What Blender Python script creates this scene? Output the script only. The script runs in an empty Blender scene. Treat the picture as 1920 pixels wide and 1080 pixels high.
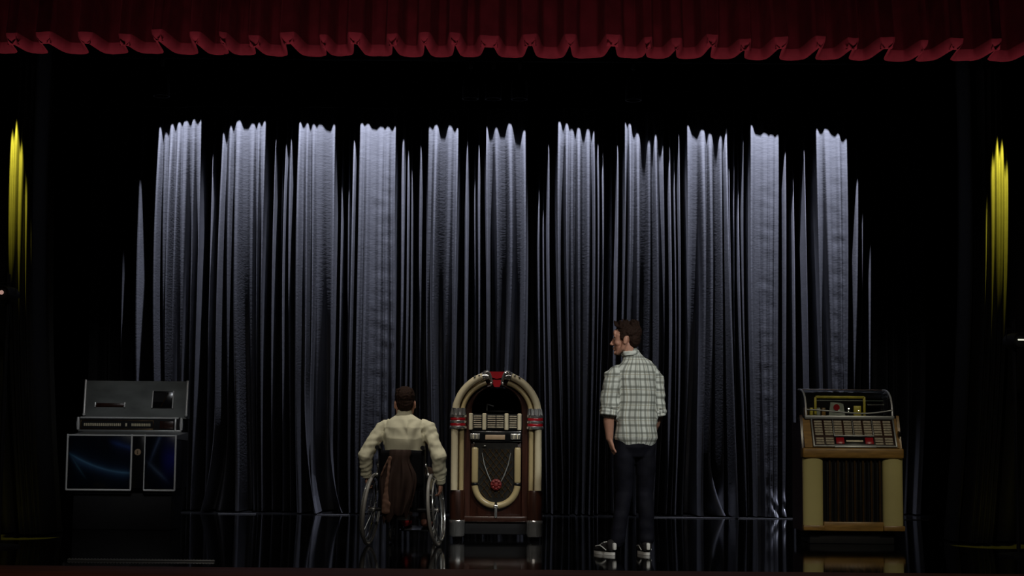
import bpy, bmesh, math, random
import numpy as np
from mathutils import Vector, Matrix, noise, Quaternion

C = bpy.context.scene.collection
sc = bpy.context.scene
PI = math.pi
random.seed(7)
R = math.radians

# ------------------------------------------------------------------ camera
F = 2880.0                       # focal length in pixels of a 1920x1080 frame
CAM = Vector((0, 0, 1.0))
PITCH = math.atan(258 / F)
ROLL = R(0.5)
_r, _f, _u = Vector((1, 0, 0)), Vector((0, math.cos(PITCH), math.sin(PITCH))), Vector((0, -math.sin(PITCH), math.cos(PITCH)))
RIGHT = _r * math.cos(ROLL) + _u * math.sin(ROLL)
UP = _u * math.cos(ROLL) - _r * math.sin(ROLL)

def at(px, py, Y):               # the point of the stage at depth Y that the photograph shows at (px, py)
    d = _f + RIGHT * ((px - 960) / F) - UP * ((py - 540) / F)
    return CAM + d * (Y / d.y)

def on_floor(px, py):
    d = _f + RIGHT * ((px - 960) / F) - UP * ((py - 540) / F)
    return CAM + d * (-CAM.z / d.z)

cam = bpy.data.cameras.new('camera')
cam.sensor_width = 36
cam.lens = F / 1920 * 36
cam.clip_end = 200
co = bpy.data.objects.new('camera', cam)
co.matrix_world = Matrix(((RIGHT.x, UP.x, -_f.x, CAM.x), (RIGHT.y, UP.y, -_f.y, CAM.y), (RIGHT.z, UP.z, -_f.z, CAM.z), (0, 0, 0, 1)))
C.objects.link(co)
sc.camera = co
sc.view_settings.view_transform = 'Standard'
sc.view_settings.look = 'None'
sc.view_settings.exposure = 0
sc.view_settings.gamma = 1
sc.view_settings.use_curve_mapping = False
sc.cycles.use_denoising = True
sc.cycles.max_bounces = 6

# ------------------------------------------------------------------ world and lamps
w = bpy.data.worlds.new('dark_house')
sc.world = w
w.use_nodes = True
w.node_tree.nodes['Background'].inputs[0].default_value = (0.6, 0.7, 1, 1)
w.node_tree.nodes['Background'].inputs[1].default_value = 0.0006

def aim(o, target):
    o.rotation_euler = (Vector(target) - o.location).to_track_quat('-Z', 'Y').to_euler()

def spot(name, loc, target, power, color, half, blend=0.4, radius=0.05):
    l = bpy.data.lights.new(name, 'SPOT')
    l.energy = power; l.color = color; l.spot_size = R(2 * half); l.spot_blend = blend; l.shadow_soft_size = radius
    o = bpy.data.objects.new(name, l); C.objects.link(o); o.location = loc; aim(o, target)
    return o

def area(name, loc, target, power, color, sx, sy, spread=180):
    l = bpy.data.lights.new(name, 'AREA')
    l.shape = 'RECTANGLE'; l.size = sx; l.size_y = sy; l.energy = power; l.color = color; l.spread = R(spread)
    o = bpy.data.objects.new(name, l); C.objects.link(o); o.location = loc; aim(o, target)
    return o

CY = 17.14                       # plane of the curtain's foremost folds
LAMP_Y, LAMP_Z = 16.70, 6.25     # the wash batten above the curtain
WASH_COL = (0.80, 0.84, 1.0)
WASH = 5900
for px in (338, 466, 594, 709, 832, 949, 1082, 1205, 1325, 1430, 1560):   # one narrow downlight over each gather of the curtain
    x = at(px, 233, CY).x
    spot('wash_downlight', (x, LAMP_Y, LAMP_Z), (x, LAMP_Y + 0.47, LAMP_Z - 2.0), WASH, WASH_COL, 12.5, 0.85, 0.012)
# front of house spots, narrow beams from over the audience that pass under the valance
WARM = (1.0, 0.93, 0.80)
spot('key_spot_man', (3.4, 5.5, 5.8), (0.95, 12.05, 0.95), 1250, (0.97, 1.0, 0.97), 7.2, 0.35, 0.25)
spot('fill_spot_man', (-2.6, 5.5, 5.6), (0.90, 12.05, 1.05), 260, WARM, 7.0, 0.5, 0.25)
spot('key_spot_center', (-1.6, 5.5, 5.8), (-0.6, 12.9, 0.85), 440, WARM, 6.6, 0.35, 0.25)
spot('first_electric', (-0.45, 11.75, 5.9), (-0.50, 13.0, 1.0), 620, (1.0, 0.95, 0.85), 12, 0.6, 0.08)
spot('spot_right_jukebox', (4.9, 5.5, 5.8), (2.95, 13.2, 0.75), 560, (1.0, 0.92, 0.70), 5.2, 0.4, 0.25)
spot('spot_left_jukebox', (-2.0, 5.5, 5.8), (-3.63, 14.5, 0.9), 420, (0.9, 0.95, 1.0), 4.6, 0.4, 0.25)
spot('added_front_fill', (0, 2.5, 6.2), (0, 10.6, 0.0), 300, (1.0, 0.9, 0.8), 30, 0.5, 0.3)  # weak wide fill added to lift the stage nosing, no known fixture
area('added_hem_uplight', (0, 10.17, -0.03), (0, 11.22, 3.9), 26, (1.0, 0.85, 0.8), 9.4, 0.03, 40)  # strip of uplight added under the stage edge to brighten the valance hem
for s in (-1, 1):                # side lamps added to rake the valance and leave its pleat backs dark
    spot('added_valance_spot', (s * 8.0, 8.9, 3.3), (s * 0.2, 11.3, 4.65), 85 if s < 0 else 50, (1.0, 0.85, 0.8), 10, 0.4, 0.05)
YEL = (1.0, 0.86, 0.06)
LEG_Y = 13.0
YPOW = 7500

# ------------------------------------------------------------------ materials
def mat(name, col, rough=0.5, metal=0.0, spec=0.5, var=0.12, scale=18.0, bump=0.0, bscale=80.0, coat=0.0, sheen=0.0, stretch=None):
    m = bpy.data.materials.new(name); m.use_nodes = True
    nt = m.node_tree; n = nt.nodes; b = n['Principled BSDF']
    b.inputs['Roughness'].default_value = rough; b.inputs['Metallic'].default_value = metal
    b.inputs['Specular IOR Level'].default_value = spec; b.inputs['Coat Weight'].default_value = coat
    b.inputs['Coat Roughness'].default_value = 0.1
    b.inputs['Sheen Weight'].default_value = sheen
    tc = n.new('ShaderNodeTexCoord'); mp = n.new('ShaderNodeMapping')
    nt.links.new(tc.outputs['Object'], mp.inputs[0])
    if stretch: mp.inputs['Scale'].default_value = stretch
    no = n.new('ShaderNodeTexNoise'); no.inputs['Scale'].default_value = scale; no.inputs['Detail'].default_value = 5
    nt.links.new(mp.outputs[0], no.inputs['Vector'])
    cr = n.new('ShaderNodeValToRGB')
    lo = [max(0, c * (1 - var)) for c in col]; hi = [min(1, c * (1 + var)) for c in col]
    cr.color_ramp.elements[0].position = 0.3; cr.color_ramp.elements[0].color = (*lo, 1)
    cr.color_ramp.elements[1].position = 0.7; cr.color_ramp.elements[1].color = (*hi, 1)
    nt.links.new(no.outputs['Fac'], cr.inputs[0]); nt.links.new(cr.outputs[0], b.inputs['Base Color'])
    if bump:
        nb = n.new('ShaderNodeTexNoise'); nb.inputs['Scale'].default_value = bscale; nb.inputs['Detail'].default_value = 3
        nt.links.new(mp.outputs[0], nb.inputs['Vector'])
        bp = n.new('ShaderNodeBump'); bp.inputs['Strength'].default_value = bump; bp.inputs['Distance'].default_value = 0.004
        nt.links.new(nb.outputs['Fac'], bp.inputs['Height']); nt.links.new(bp.outputs[0], b.inputs['Normal'])
    return m

M = {}
M['curtain'] = mat('charcoal_satin', (0.057, 0.058, 0.067), 0.36, 0, 0.5, 0.10, 6, 0.3, 30, stretch=(0.6, 0.6, 1.6))
M['black_cloth'] = mat('black_velour', (0.006, 0.006, 0.007), 0.95, 0, 0.05)
M['leg_cloth'] = mat('side_velour', (0.013, 0.013, 0.013), 0.7, 0, 0.2)
M['valance'] = mat('red_velvet', (0.13, 0.011, 0.019), 0.85, 0, 0.08, 0.2, 8)
M['floor'] = mat('glossy_black_floor', (0.0030, 0.0030, 0.0032), 0.07, 0, 0.5, 0.3, 3, 0.03, 5)
M['wall'] = mat('black_wall', (0.003, 0.003, 0.003), 0.95, 0, 0.05)
M['nosing'] = mat('red_brown_wood', (0.16, 0.045, 0.025), 0.55, 0, 0.3, 0.35, 10, 0.1, 40, stretch=(0.15, 1, 1))
M['chrome'] = mat('chrome', (0.80, 0.80, 0.79), 0.20, 0.93, 0.5, 0.03)
M['brushed'] = mat('brushed_metal', (0.26, 0.27, 0.27), 0.42, 0.6, 0.5, 0.12, 4, 0.1, 60, stretch=(0.3, 1, 4))
M['aluminium'] = mat('bright_aluminium', (0.75, 0.76, 0.76), 0.34, 0.35, 0.5, 0.04)
M['lid'] = mat('grey_lid', (0.13, 0.14, 0.135), 0.5, 0.2, 0.4, 0.35, 5, stretch=(0.6, 1, 1.2))
M['cream'] = mat('cream_plastic', (0.50, 0.44, 0.30), 0.26, 0, 0.5, 0.06, 5)
M['amber'] = mat('amber_plastic', (0.34, 0.27, 0.14), 0.28, 0, 0.5, 0.06, 5)
M['redplastic'] = mat('red_plastic', (0.30, 0.008, 0.014), 0.25, 0, 0.5, 0.1)
M['dullred'] = mat('dull_red_plastic', (0.13, 0.012, 0.012), 0.35)
M['wood'] = mat('mahogany', (0.030, 0.009, 0.005), 0.30, 0, 0.5, 0.4, 9, 0, stretch=(6, 6, 0.6))
M['darkwood'] = mat('dark_walnut', (0.028, 0.010, 0.006), 0.28, 0, 0.5, 0.4, 9, stretch=(6, 6, 0.6))
M['blackgloss'] = mat('black_gloss', (0.006, 0.006, 0.007), 0.18, 0, 0.5)
M['blackmatte'] = mat('black_matte', (0.010, 0.010, 0.011), 0.7, 0, 0.2)
M['grillecloth'] = mat('grille_cloth', (0.007, 0.006, 0.0045), 0.6, 0, 0.2, 0.6, 60)
M['titles'] = mat('title_cards', (0.30, 0.26, 0.19), 0.5, 0, 0.3, 0.25, 50)
M['ivory'] = mat('ivory_keys', (0.62, 0.56, 0.40), 0.35, 0, 0.4, 0.08)
M['tan'] = mat('tan_plate', (0.34, 0.24, 0.15), 0.4, 0, 0.4)
M['gold'] = mat('gold_paint', (0.55, 0.46, 0.06), 0.4, 0.1, 0.5, 0.2)
M['honey'] = mat('honey_wood', (0.22, 0.12, 0.03), 0.35, 0, 0.5, 0.3, 8, stretch=(1, 6, 6))
M['maple'] = mat('pale_yellow_plastic', (0.40, 0.35, 0.15), 0.33, 0, 0.5, 0.06, 4)
M['grey_card'] = mat('grey_card', (0.33, 0.36, 0.33), 0.6, 0, 0.3, 0.25, 20)
M['bronze'] = mat('bronze_bar', (0.10, 0.060, 0.024), 0.25, 0.7, 0.5, 0.2)
M['skin'] = mat('skin', (0.44, 0.225, 0.155), 0.5, 0, 0.4, 0.08, 30)
M['hair'] = mat('dark_brown_hair', (0.020, 0.0095, 0.006), 0.8, 0, 0.15, 0.4, 60, 0.6, 150, stretch=(3, 3, 0.8))
M['eye'] = mat('eye_white', (0.6, 0.58, 0.55), 0.2, 0, 0.5, 0.02)
M['shirt_cream'] = mat('cream_cotton', (0.60, 0.57, 0.42), 0.85, 0, 0.15, 0.05, 12, 0.25, 25)
M['jeans'] = mat('black_denim', (0.006, 0.006, 0.010), 0.75, 0, 0.12, 0.3, 12, 0.3, 50)
M['trousers_brown'] = mat('brown_trousers', (0.040, 0.020, 0.013), 0.8, 0, 0.2, 0.2)
M['jacket'] = mat('brown_cloth', (0.026, 0.0135, 0.010), 0.85, 0, 0.2, 0.2, 10, 0.3, 60)
M['jacket_light'] = mat('brown_lining', (0.12, 0.065, 0.045), 0.85, 0, 0.2, 0.2, 10)
M['rail'] = mat('dull_rail', (0.03, 0.03, 0.033), 0.5)
M['rubber'] = mat('grey_rubber', (0.20, 0.19, 0.175), 0.45, 0, 0.5)
M['frame_black'] = mat('black_frame', (0.012, 0.012, 0.013), 0.25, 0, 0.5)
M['white_rubber'] = mat('white_rubber', (0.62, 0.60, 0.56), 0.5, 0, 0.4, 0.05)
M['canvas_black'] = mat('black_canvas', (0.016, 0.014, 0.014), 0.8, 0, 0.2)
M['brown_leather'] = mat('brown_leather', (0.22, 0.085, 0.055), 0.5, 0, 0.4)
M['red_cloth'] = mat('red_cloth', (0.30, 0.02, 0.02), 0.8, 0, 0.2)

def glass(name, tint=(1, 1, 1)):
    m = bpy.data.materials.new(name); m.use_nodes = True
    nt = m.node_tree; n = nt.nodes; n.remove(n['Principled BSDF'])
    tr = n.new('ShaderNodeBsdfTransparent'); tr.inputs[0].default_value = (*tint, 1)
    gl = n.new('ShaderNodeBsdfGlossy'); gl.inputs['Roughness'].default_value = 0.04
    lw = n.new('ShaderNodeLayerWeight'); lw.inputs[0].default_value = 0.5
    pw = n.new('ShaderNodeMath'); pw.operation = 'POWER'; pw.inputs[1].default_value = 4; nt.links.new(lw.outputs['Facing'], pw.inputs[0])
    fr = n.new('ShaderNodeMath'); fr.operation = 'MULTIPLY_ADD'; fr.inputs[1].default_value = 0.55; fr.inputs[2].default_value = 0.035; nt.links.new(pw.outputs[0], fr.inputs[0])
    mx = n.new('ShaderNodeMixShader'); nt.links.new(fr.outputs[0], mx.inputs[0])
    nt.links.new(tr.outputs[0], mx.inputs[1]); nt.links.new(gl.outputs[0], mx.inputs[2])
    nt.links.new(mx.outputs[0], n['Material Output'].inputs[0])
    return m
M['glass'] = glass('clear_glass', (0.95, 0.96, 0.94))

def lit(name, col, strength):
    m = mat(name, col, 0.4)
    b = m.node_tree.nodes['Principled BSDF']
    b.inputs['Emission Color'].default_value = (*col, 1); b.inputs['Emission Strength'].default_value = strength
    return m
M['lens_white'] = lit('lit_white_lens', (0.9, 0.9, 0.75), 0.8)
M['lens_pink'] = lit('lit_pink_lens', (0.7, 0.42, 0.35), 0.5)

def plaid():
    m = bpy.data.materials.new('plaid_cotton'); m.use_nodes = True
    nt = m.node_tree; n = nt.nodes; L = nt.links; b = n['Principled BSDF']
    b.inputs['Roughness'].default_value = 0.85; b.inputs['Specular IOR Level'].default_value = 0.15
    at_ = n.new('ShaderNodeAttribute'); at_.attribute_name = 'plaid'
    sx = n.new('ShaderNodeSeparateXYZ'); L.new(at_.outputs['Vector'], sx.inputs[0])
    def stripe(sock, period, width, phase):
        a = n.new('ShaderNodeMath'); a.operation = 'ADD'; a.inputs[1].default_value = phase; L.new(sock, a.inputs[0])
        p = n.new('ShaderNodeMath'); p.operation = 'PINGPONG'; p.inputs[1].default_value = period / 2; L.new(a.outputs[0], p.inputs[0])
        r = n.new('ShaderNodeMapRange'); r.interpolation_type = 'SMOOTHSTEP'
        r.inputs['From Min'].default_value = width * 0.6; r.inputs['From Max'].default_value = width * 1.25
        r.inputs['To Min'].default_value = 1; r.inputs['To Max'].default_value = 0; L.new(p.outputs[0], r.inputs[0])
        return r.outputs[0]
    col = None
    base = n.new('ShaderNodeRGB'); base.outputs[0].default_value = (0.60, 0.62, 0.57, 1); col = base.outputs[0]
    for sock, per, wd, ph, c, k in ((sx.outputs[0], 0.056, 0.0105, 0, (0.10, 0.105, 0.085), 0.62), (sx.outputs[1], 0.060, 0.0100, 0.01, (0.10, 0.105, 0.085), 0.62),
                                  (sx.outputs[0], 0.112, 0.0035, 0.030, (0.22, 0.19, 0.11), 0.6), (sx.outputs[1], 0.120, 0.0030, 0.032, (0.22, 0.19, 0.11), 0.6)):
        s = stripe(sock, per, wd, ph)
        k_ = n.new('ShaderNodeMath'); k_.operation = 'MULTIPLY'; k_.inputs[1].default_value = k; L.new(s, k_.inputs[0])
        mx = n.new('ShaderNodeMix'); mx.data_type = 'RGBA'; L.new(k_.outputs[0], mx.inputs[0]); L.new(col, mx.inputs[6]); mx.inputs[7].default_value = (*c, 1)
        col = mx.outputs[2]
    L.new(col, b.inputs['Base Color'])
    return m
M['plaid'] = plaid()

def painted_panel():             # dark glass front printed with pale blue light trails
    m = bpy.data.materials.new('blue_swirl_print'); m.use_nodes = True
    nt = m.node_tree; n = nt.nodes; L = nt.links; b = n['Principled BSDF']
    b.inputs['Roughness'].default_value = 0.15
    tc = n.new('ShaderNodeTexCoord'); sx = n.new('ShaderNodeSeparateXYZ'); L.new(tc.outputs['Object'], sx.inputs[0])
    nz = n.new('ShaderNodeTexNoise'); nz.inputs['Scale'].default_value = 5; L.new(tc.outputs['Object'], nz.inputs['Vector'])
    def math_(op, a, bb):
        x = n.new('ShaderNodeMath'); x.operation = op
        for i, v in enumerate((a, bb)):
            if isinstance(v, (int, float)): x.inputs[i].default_value = v
            else: L.new(v, x.inputs[i])
        return x.outputs[0]
    X, Z = sx.outputs[0], sx.outputs[2]
    col = None
    base = n.new('ShaderNodeRGB'); base.outputs[0].default_value = (0.002, 0.003, 0.007, 1); col = base.outputs[0]
    def trail(slope, off, curve, width, c, k, x0, x1):
        nonlocal col
        xx = math_('ADD', X, 0.5)
        f = math_('ADD', math_('MULTIPLY', xx, slope), off)
        f = math_('ADD', f, math_('MULTIPLY', math_('MULTIPLY', xx, xx), curve))
        d = math_('ABSOLUTE', math_('SUBTRACT', Z, f), 0)
        d = math_('DIVIDE', d, width)
        g = math_('DIVIDE', k, math_('ADD', math_('MULTIPLY', d, d), 1.0))
        r = n.new('ShaderNodeMapRange'); r.interpolation_type = 'SMOOTHSTEP'
        r.inputs['From Min'].default_value = x0; r.inputs['From Max'].default_value = x0 + 0.12; L.new(X, r.inputs[0])
        r2 = n.new('ShaderNodeMapRange'); r2.interpolation_type = 'SMOOTHSTEP'
        r2.inputs['From Min'].default_value = x1 - 0.12; r2.inputs['From Max'].default_value = x1
        r2.inputs['To Min'].default_value = 1; r2.inputs['To Max'].default_value = 0; L.new(X, r2.inputs[0])
        g = math_('MULTIPLY', g, math_('MULTIPLY', r.outputs[0], r2.outputs[0]))
        g = math_('MULTIPLY', g, math_('ADD', nz.outputs['Fac'], 0.4))
        mx = n.new('ShaderNodeMix'); mx.data_type = 'RGBA'; L.new(g, mx.inputs[0]); L.new(col, mx.inputs[6]); mx.inputs[7].default_value = (*c, 1)
        col = mx.outputs[2]
    trail(-0.62, 0.715, 0.52, 0.008, (0.10, 0.26, 0.42), 0.75, -0.52, 0.14)
    trail(-0.55, 0.69, 0.45, 0.030, (0.05, 0.11, 0.24), 0.45, -0.52, 0.14)
    trail(-1.60, 0.73, 0.9, 0.012, (0.06, 0.14, 0.20), 0.5, -0.52, -0.30)
    trail(-0.35, 0.95, 0.05, 0.020, (0.02, 0.05, 0.20), 0.6, -0.15, 0.2)
    trail(2.6, -1.35, 0.0, 0.030, (0.10, 0.14, 0.26), 0.5, 0.22, 0.46)
    trail(-0.9, 1.30, 0.0, 0.020, (0.08, 0.12, 0.20), 0.5, 0.20, 0.48)
    trail(0.0, 0.66, 0.0, 0.09, (0.012, 0.014, 0.15), 0.8, 0.33, 0.60)
    L.new(col, b.inputs['Base Color'])
    return m
M['swirl'] = painted_panel()

# ------------------------------------------------------------------ object helpers
def empty(name, loc, rz=0.0):
    o = bpy.data.objects.new(name, None); C.objects.link(o); o.location = loc; o.rotation_euler = (0, 0, rz); o.empty_display_size = 0.1
    return o

def tag(o, label=None, cat=None, group=None, kind=None):
    if label: o['label'] = label
    if cat: o['category'] = cat
    if group: o['group'] = group
    if kind: o['kind'] = kind
    return o

def link_mesh(name, me, m, parent=None, angle=35, smooth=True):
    if smooth:
        me.polygons.foreach_set('use_smooth', [True] * len(me.polygons))
        if angle: me.set_sharp_from_angle(angle=R(angle))
    if m: me.materials.append(m)
    o = bpy.data.objects.new(name, me); C.objects.link(o)
    if parent: o.parent = parent
    return o

class B:                         # collects shapes, builds ONE mesh object
    def __init__(s): s.bm = bmesh.new()
    def box(s, c, size, bev=0.0, rot=None, seg=2):
        r = bmesh.ops.create_cube(s.bm, size=1.0); vs = r['verts']
        for v in vs: v.co = Vector((v.co.x * size[0], v.co.y * size[1], v.co.z * size[2]))
        if bev:
            es = list({e for v in vs for e in v.link_edges})
            rb = bmesh.ops.bevel(s.bm, geom=es, offset=bev, segments=seg, affect='EDGES', profile=0.5)
            vs = list({v for f in rb['faces'] for v in f.verts} | {v for v in vs if v.is_valid})
        q = rot.to_matrix() if rot else None
        for v in vs:
            if q: v.co = q @ v.co
            v.co += Vector(c)
        return s
    def ring_mesh(s, rings, closed_path=False, caps=True):
        vr = [[s.bm.verts.new(p) for p in r] for r in rings]
        n = len(vr[0]); k = len(vr)
        for i in range(k if closed_path else k - 1):
            a, b = vr[i], vr[(i + 1) % k]
            for j in range(n): s.bm.faces.new((a[j], a[(j + 1) % n], b[(j + 1) % n], b[j]))
        if caps and not closed_path:
            s.bm.faces.new(vr[0][::-1]); s.bm.faces.new(vr[-1])
        return s
    def tube(s, pts, r, n=12, closed=False, flat=1.0):
        pts = [Vector(p) for p in pts]; k = len(pts)
        rs = r if isinstance(r, (list, tuple)) else [r] * k
        T = []
        for i in range(k):
            a = pts[(i - 1) % k] if closed or i > 0 else pts[i]
            b = pts[(i + 1) % k] if closed or i < k - 1 else pts[i]
            T.append((b - a).normalized())
        nrm = T[0].orthogonal().normalized() if abs(T[0].y) > 0.9 else (Vector((0, 1, 0)) - T[0] * T[0].y).normalized()
        rings = []
        for i in range(k):
            nrm = (nrm - T[i] * nrm.dot(T[i])).normalized(); bi = T[i].cross(nrm)
            rings.append([pts[i] + (nrm * math.cos(2 * PI * j / n) * flat + bi * math.sin(2 * PI * j / n)) * rs[i] for j in range(n)])
        return s.ring_mesh(rings, closed)
    def lathe(s, prof, c=(0, 0, 0), n=24, sx=1.0, sy=1.0, axis='Z'):
        c = Vector(c); rings = []
        for r_, z in prof:
            ring = []
            for j in range(n):
                a = 2 * PI * j / n; p = Vector((math.cos(a) * r_ * sx, math.sin(a) * r_ * sy, z))
                if axis == 'Y': p = Vector((p.x, p.z, -p.y))
                if axis == 'X': p = Vector((p.z, p.x, p.y))
                ring.append(c + p)
            rings.append(ring)
        return s.ring_mesh(rings)
    def prism(s, poly, y0, y1, plane='XZ'):
        def P(p, t): return Vector((p[0], t, p[1])) if plane == 'XZ' else (Vector((t, p[0], p[1])) if plane == 'YZ' else Vector((p[0], p[1], t)))
        a = [s.bm.verts.new(P(p, y0)) for p in poly]; b = [s.bm.verts.new(P(p, y1)) for p in poly]
        n = len(poly)
        s.bm.faces.new(a); s.bm.faces.new(b[::-1])
        for i in range(n): s.bm.faces.new((a[i], b[i], b[(i + 1) % n], a[(i + 1) % n]))
        return s
    def sph(s, c, r, n=16):
        r = (r, r, r) if isinstance(r, (int, float)) else r
        q = bmesh.ops.create_uvsphere(s.bm, u_segments=n, v_segments=max(6, n // 2), radius=1.0)
        for v in q['verts']: v.co = Vector((v.co.x * r[0], v.co.y * r[1], v.co.z * r[2])) + Vector(c)
        return s
    def build(s, name, m, parent=None, angle=35):
        bmesh.ops.recalc_face_normals(s.bm, faces=s.bm.faces)
        me = bpy.data.meshes.new(name); s.bm.to_mesh(me); s.bm.free()
        return link_mesh(name, me, m, parent, angle)

def arc(cx, cz, r, a0, a1, n, y=0.0):
    return [Vector((cx + r * math.cos(R(a0 + (a1 - a0) * i / n)), y, cz + r * math.sin(R(a0 + (a1 - a0) * i / n)))) for i in range(n + 1)]

class Vol(B):                    # overlapping closed shapes, grown together into ONE continuous skin
    def ell(s, c, r, rot=None, n=20):
        q = bmesh.ops.create_uvsphere(s.bm, u_segments=n, v_segments=n // 2, radius=1.0)
        mx = rot.to_matrix() if rot else Matrix.Identity(3)
        for v in q['verts']: v.co = mx @ Vector((v.co.x * r[0], v.co.y * r[1], v.co.z * r[2])) + Vector(c)
        return s
    def limb(s, pts, rad, side=(1, 0, 0), n=16):
        """tapering limb; rad = radius or (side radius, other radius) per point, rounded ends"""
        pts = [Vector(p) for p in pts]; rad = [(q, q) if isinstance(q, (int, float)) else q for q in rad]
        k = len(pts); side = Vector(side); rings = []
        def ring(p, t, ra, rb):
            sd = (side - t * side.dot(t)); sd = sd.normalized() if sd.length > 1e-4 else t.orthogonal().normalized(); ot = t.cross(sd)
            return [p + sd * (ra * math.cos(2 * PI * j / n)) + ot * (rb * math.sin(2 * PI * j / n)) for j in range(n)]
        for i in range(k):
            a = pts[max(0, i - 1)]; b = pts[min(k - 1, i + 1)]; t = (b - a).normalized()
            if i == 0:
                m_ = min(rad[0])
                for f, o in ((0.25, -0.95), (0.75, -0.65)): rings.append(ring(pts[0] + t * o * m_, t, rad[0][0] * f, rad[0][1] * f))
            rings.append(ring(pts[i], t, *rad[i]))
            if i == k - 1:
                m_ = min(rad[-1])
                for f, o in ((0.75, 0.65), (0.25, 0.95)): rings.append(ring(pts[-1] + t * o * m_, t, rad[-1][0] * f, rad[-1][1] * f))
        return s.ring_mesh(rings)
    def grow(s, name, m, parent, voxel=0.006, smooth=4, warp=None):
        bmesh.ops.recalc_face_normals(s.bm, faces=s.bm.faces)
        me = bpy.data.meshes.new(name); s.bm.to_mesh(me); s.bm.free()
        t = bpy.data.objects.new('tmp', me); C.objects.link(t)
        rm = t.modifiers.new('r', 'REMESH'); rm.mode = 'VOXEL'; rm.voxel_size = voxel
        sm = t.modifiers.new('s', 'SMOOTH'); sm.factor = 0.5; sm.iterations = smooth
        dg = bpy.context.evaluated_depsgraph_get()
        out = bpy.data.meshes.new_from_object(t.evaluated_get(dg)); out.name = name
        bpy.data.objects.remove(t)
        if warp:
            k = len(out.vertices); co_ = np.empty(k * 3, 'f'); no_ = np.empty(k * 3, 'f')
            out.vertices.foreach_get('co', co_); out.vertices.foreach_get('normal', no_)
            co_ = co_.reshape(-1, 3); no_ = no_.reshape(-1, 3)
            d = np.array([warp(Vector(p), Vector(q)) for p, q in zip(co_, no_)], 'f')
            co_ = co_ + no_ * d[:, None]
            out.vertices.foreach_set('co', co_.ravel()); out.update()
        out.materials.clear()
        return link_mesh(name, out, m, parent, 0)

def struct(o): return tag(o, kind='structure')
# ------------------------------------------------------------------ the stage house
struct(B().box((0, 14.9, -0.1), (20, 8.2, 0.2)).build('floor', M['floor']))
struct(B().box((0, 10.52, -0.095), (20, 0.56, 0.20), 0.012).build('trim_1', M['nosing']))
struct(B().box((0, 10.55, -0.65), (20, 0.40, 0.90)).build('wall_front', M['wall']))
struct(B().box((0, 19.1, 4.4), (20, 0.2, 9)).build('wall_back', M['wall']))
struct(B().box((-9.9, 14.9, 4.4), (0.2, 8.2, 9)).build('wall_left', M['wall']))
struct(B().box((9.9, 14.9, 4.4), (0.2, 8.2, 9)).build('wall_right', M['wall']))
struct(B().box((0, 14.9, 8.95), (20, 8.2, 0.1)).build('ceiling', M['wall']))

# ------------------------------------------------------------------ the lit curtain
TAN = (LAMP_Z - 4.36) / (CY - LAMP_Y)      # slope of the grazing light
TOPPY = 233.0
def dep(py): return max(0.0, (py - TOPPY) / 168.0 / TAN)
# every ridge the wash picks out: (photo column, row where its light begins, half width in pixels)
RIDGES = [(164, 640, 3), (190, 600, 3), (229, 431, 4), (263, 320, 5),
 (301, 233, 4), (312, 238, 3), (323, 234, 5), (336, 236, 4), (348, 232, 5), (363, 234, 3), (377, 238, 3), (359, 450, 0),
 (398, 303, 4), (419, 246, 5), (433, 232, 5), (447, 228, 6), (459, 236, 5), (475, 238, 6), (486, 236, 4), (497, 230, 4), (518, 262, 2),
 (530, 310, 3), (537, 268, 3), (547, 257, 3), (562, 235, 4), (577, 238, 4), (588, 240, 4), (600, 236, 6), (613, 235, 3), (628, 235, 3),
 (640, 373, 3), (654, 328, 4), (664, 272, 4), (677, 235, 5), (690, 240, 4), (702, 242, 6), (716, 242, 5), (728, 238, 5), (742, 232, 4),
 (757, 258, 5), (766, 296, 3), (772, 327, 2), (789, 267, 3),
 (805, 237, 4), (818, 240, 5), (830, 238, 5), (845, 231, 5), (859, 235, 4), (877, 262, 4), (891, 320, 3), (898, 272, 3),
 (912, 238, 3), (930, 240, 3), (944, 234, 5), (956, 234, 5), (969, 238, 5), (984, 242, 3), (987, 465, 0),
 (1012, 366, 2), (1021, 407, 3), (1029, 282, 3), (1048, 235, 4), (1063, 238, 3), (1073, 240, 4), (1085, 238, 4), (1103, 233, 5), (1114, 236, 3), (1121, 262, 3),
 (1130, 299, 4), (1148, 378, 4), (1158, 284, 3), (1172, 233, 3), (1181, 231, 3), (1196, 244, 5), (1208, 246, 5), (1217, 238, 3), (1229, 235, 4), (1244, 244, 2),
 (1256, 291, 4), (1266, 320, 3), (1273, 262, 3), (1289, 238, 3), (1304, 235, 5), (1318, 236, 6), (1331, 238, 5), (1345, 238, 3), (1351, 236, 3), (1362, 238, 4), (1369, 330, 3),
 (1379, 296, 2), (1388, 366, 3), (1398, 400, 2), (1395, 243, 2), (1408, 232, 4), (1422, 236, 6), (1436, 240, 5), (1447, 238, 5), (1459, 236, 4), (1474, 272, 6),
 (1491, 366, 3), (1509, 294, 2), (1531, 239, 3), (1549, 236, 5), (1563, 233, 5), (1572, 233, 4), (1587, 237, 4),
 (1611, 316, 4), (1624, 372, 3), (1641, 426, 3), (1677, 585, 3), (1690, 640, 2), (1715, 640, 4), (1737, 560, 4)]
RIDGES = sorted([r for r in RIDGES if r[2] > 0])
_rr = random.Random(5); _k = []
for i_, r_ in enumerate(RIDGES):           # inside a gather some ridges melt into a flat stretch
    inner = 0 < i_ < len(RIDGES) - 1 and all(abs(RIDGES[i_ + s_][1] - r_[1]) < 12 and abs(RIDGES[i_ + s_][0] - r_[0]) < 18 for s_ in (-1, 1))
    if not (inner and _k[-1] is RIDGES[i_ - 1] and _rr.random() < 0.34): _k.append(r_)
RIDGES = _k

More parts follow.
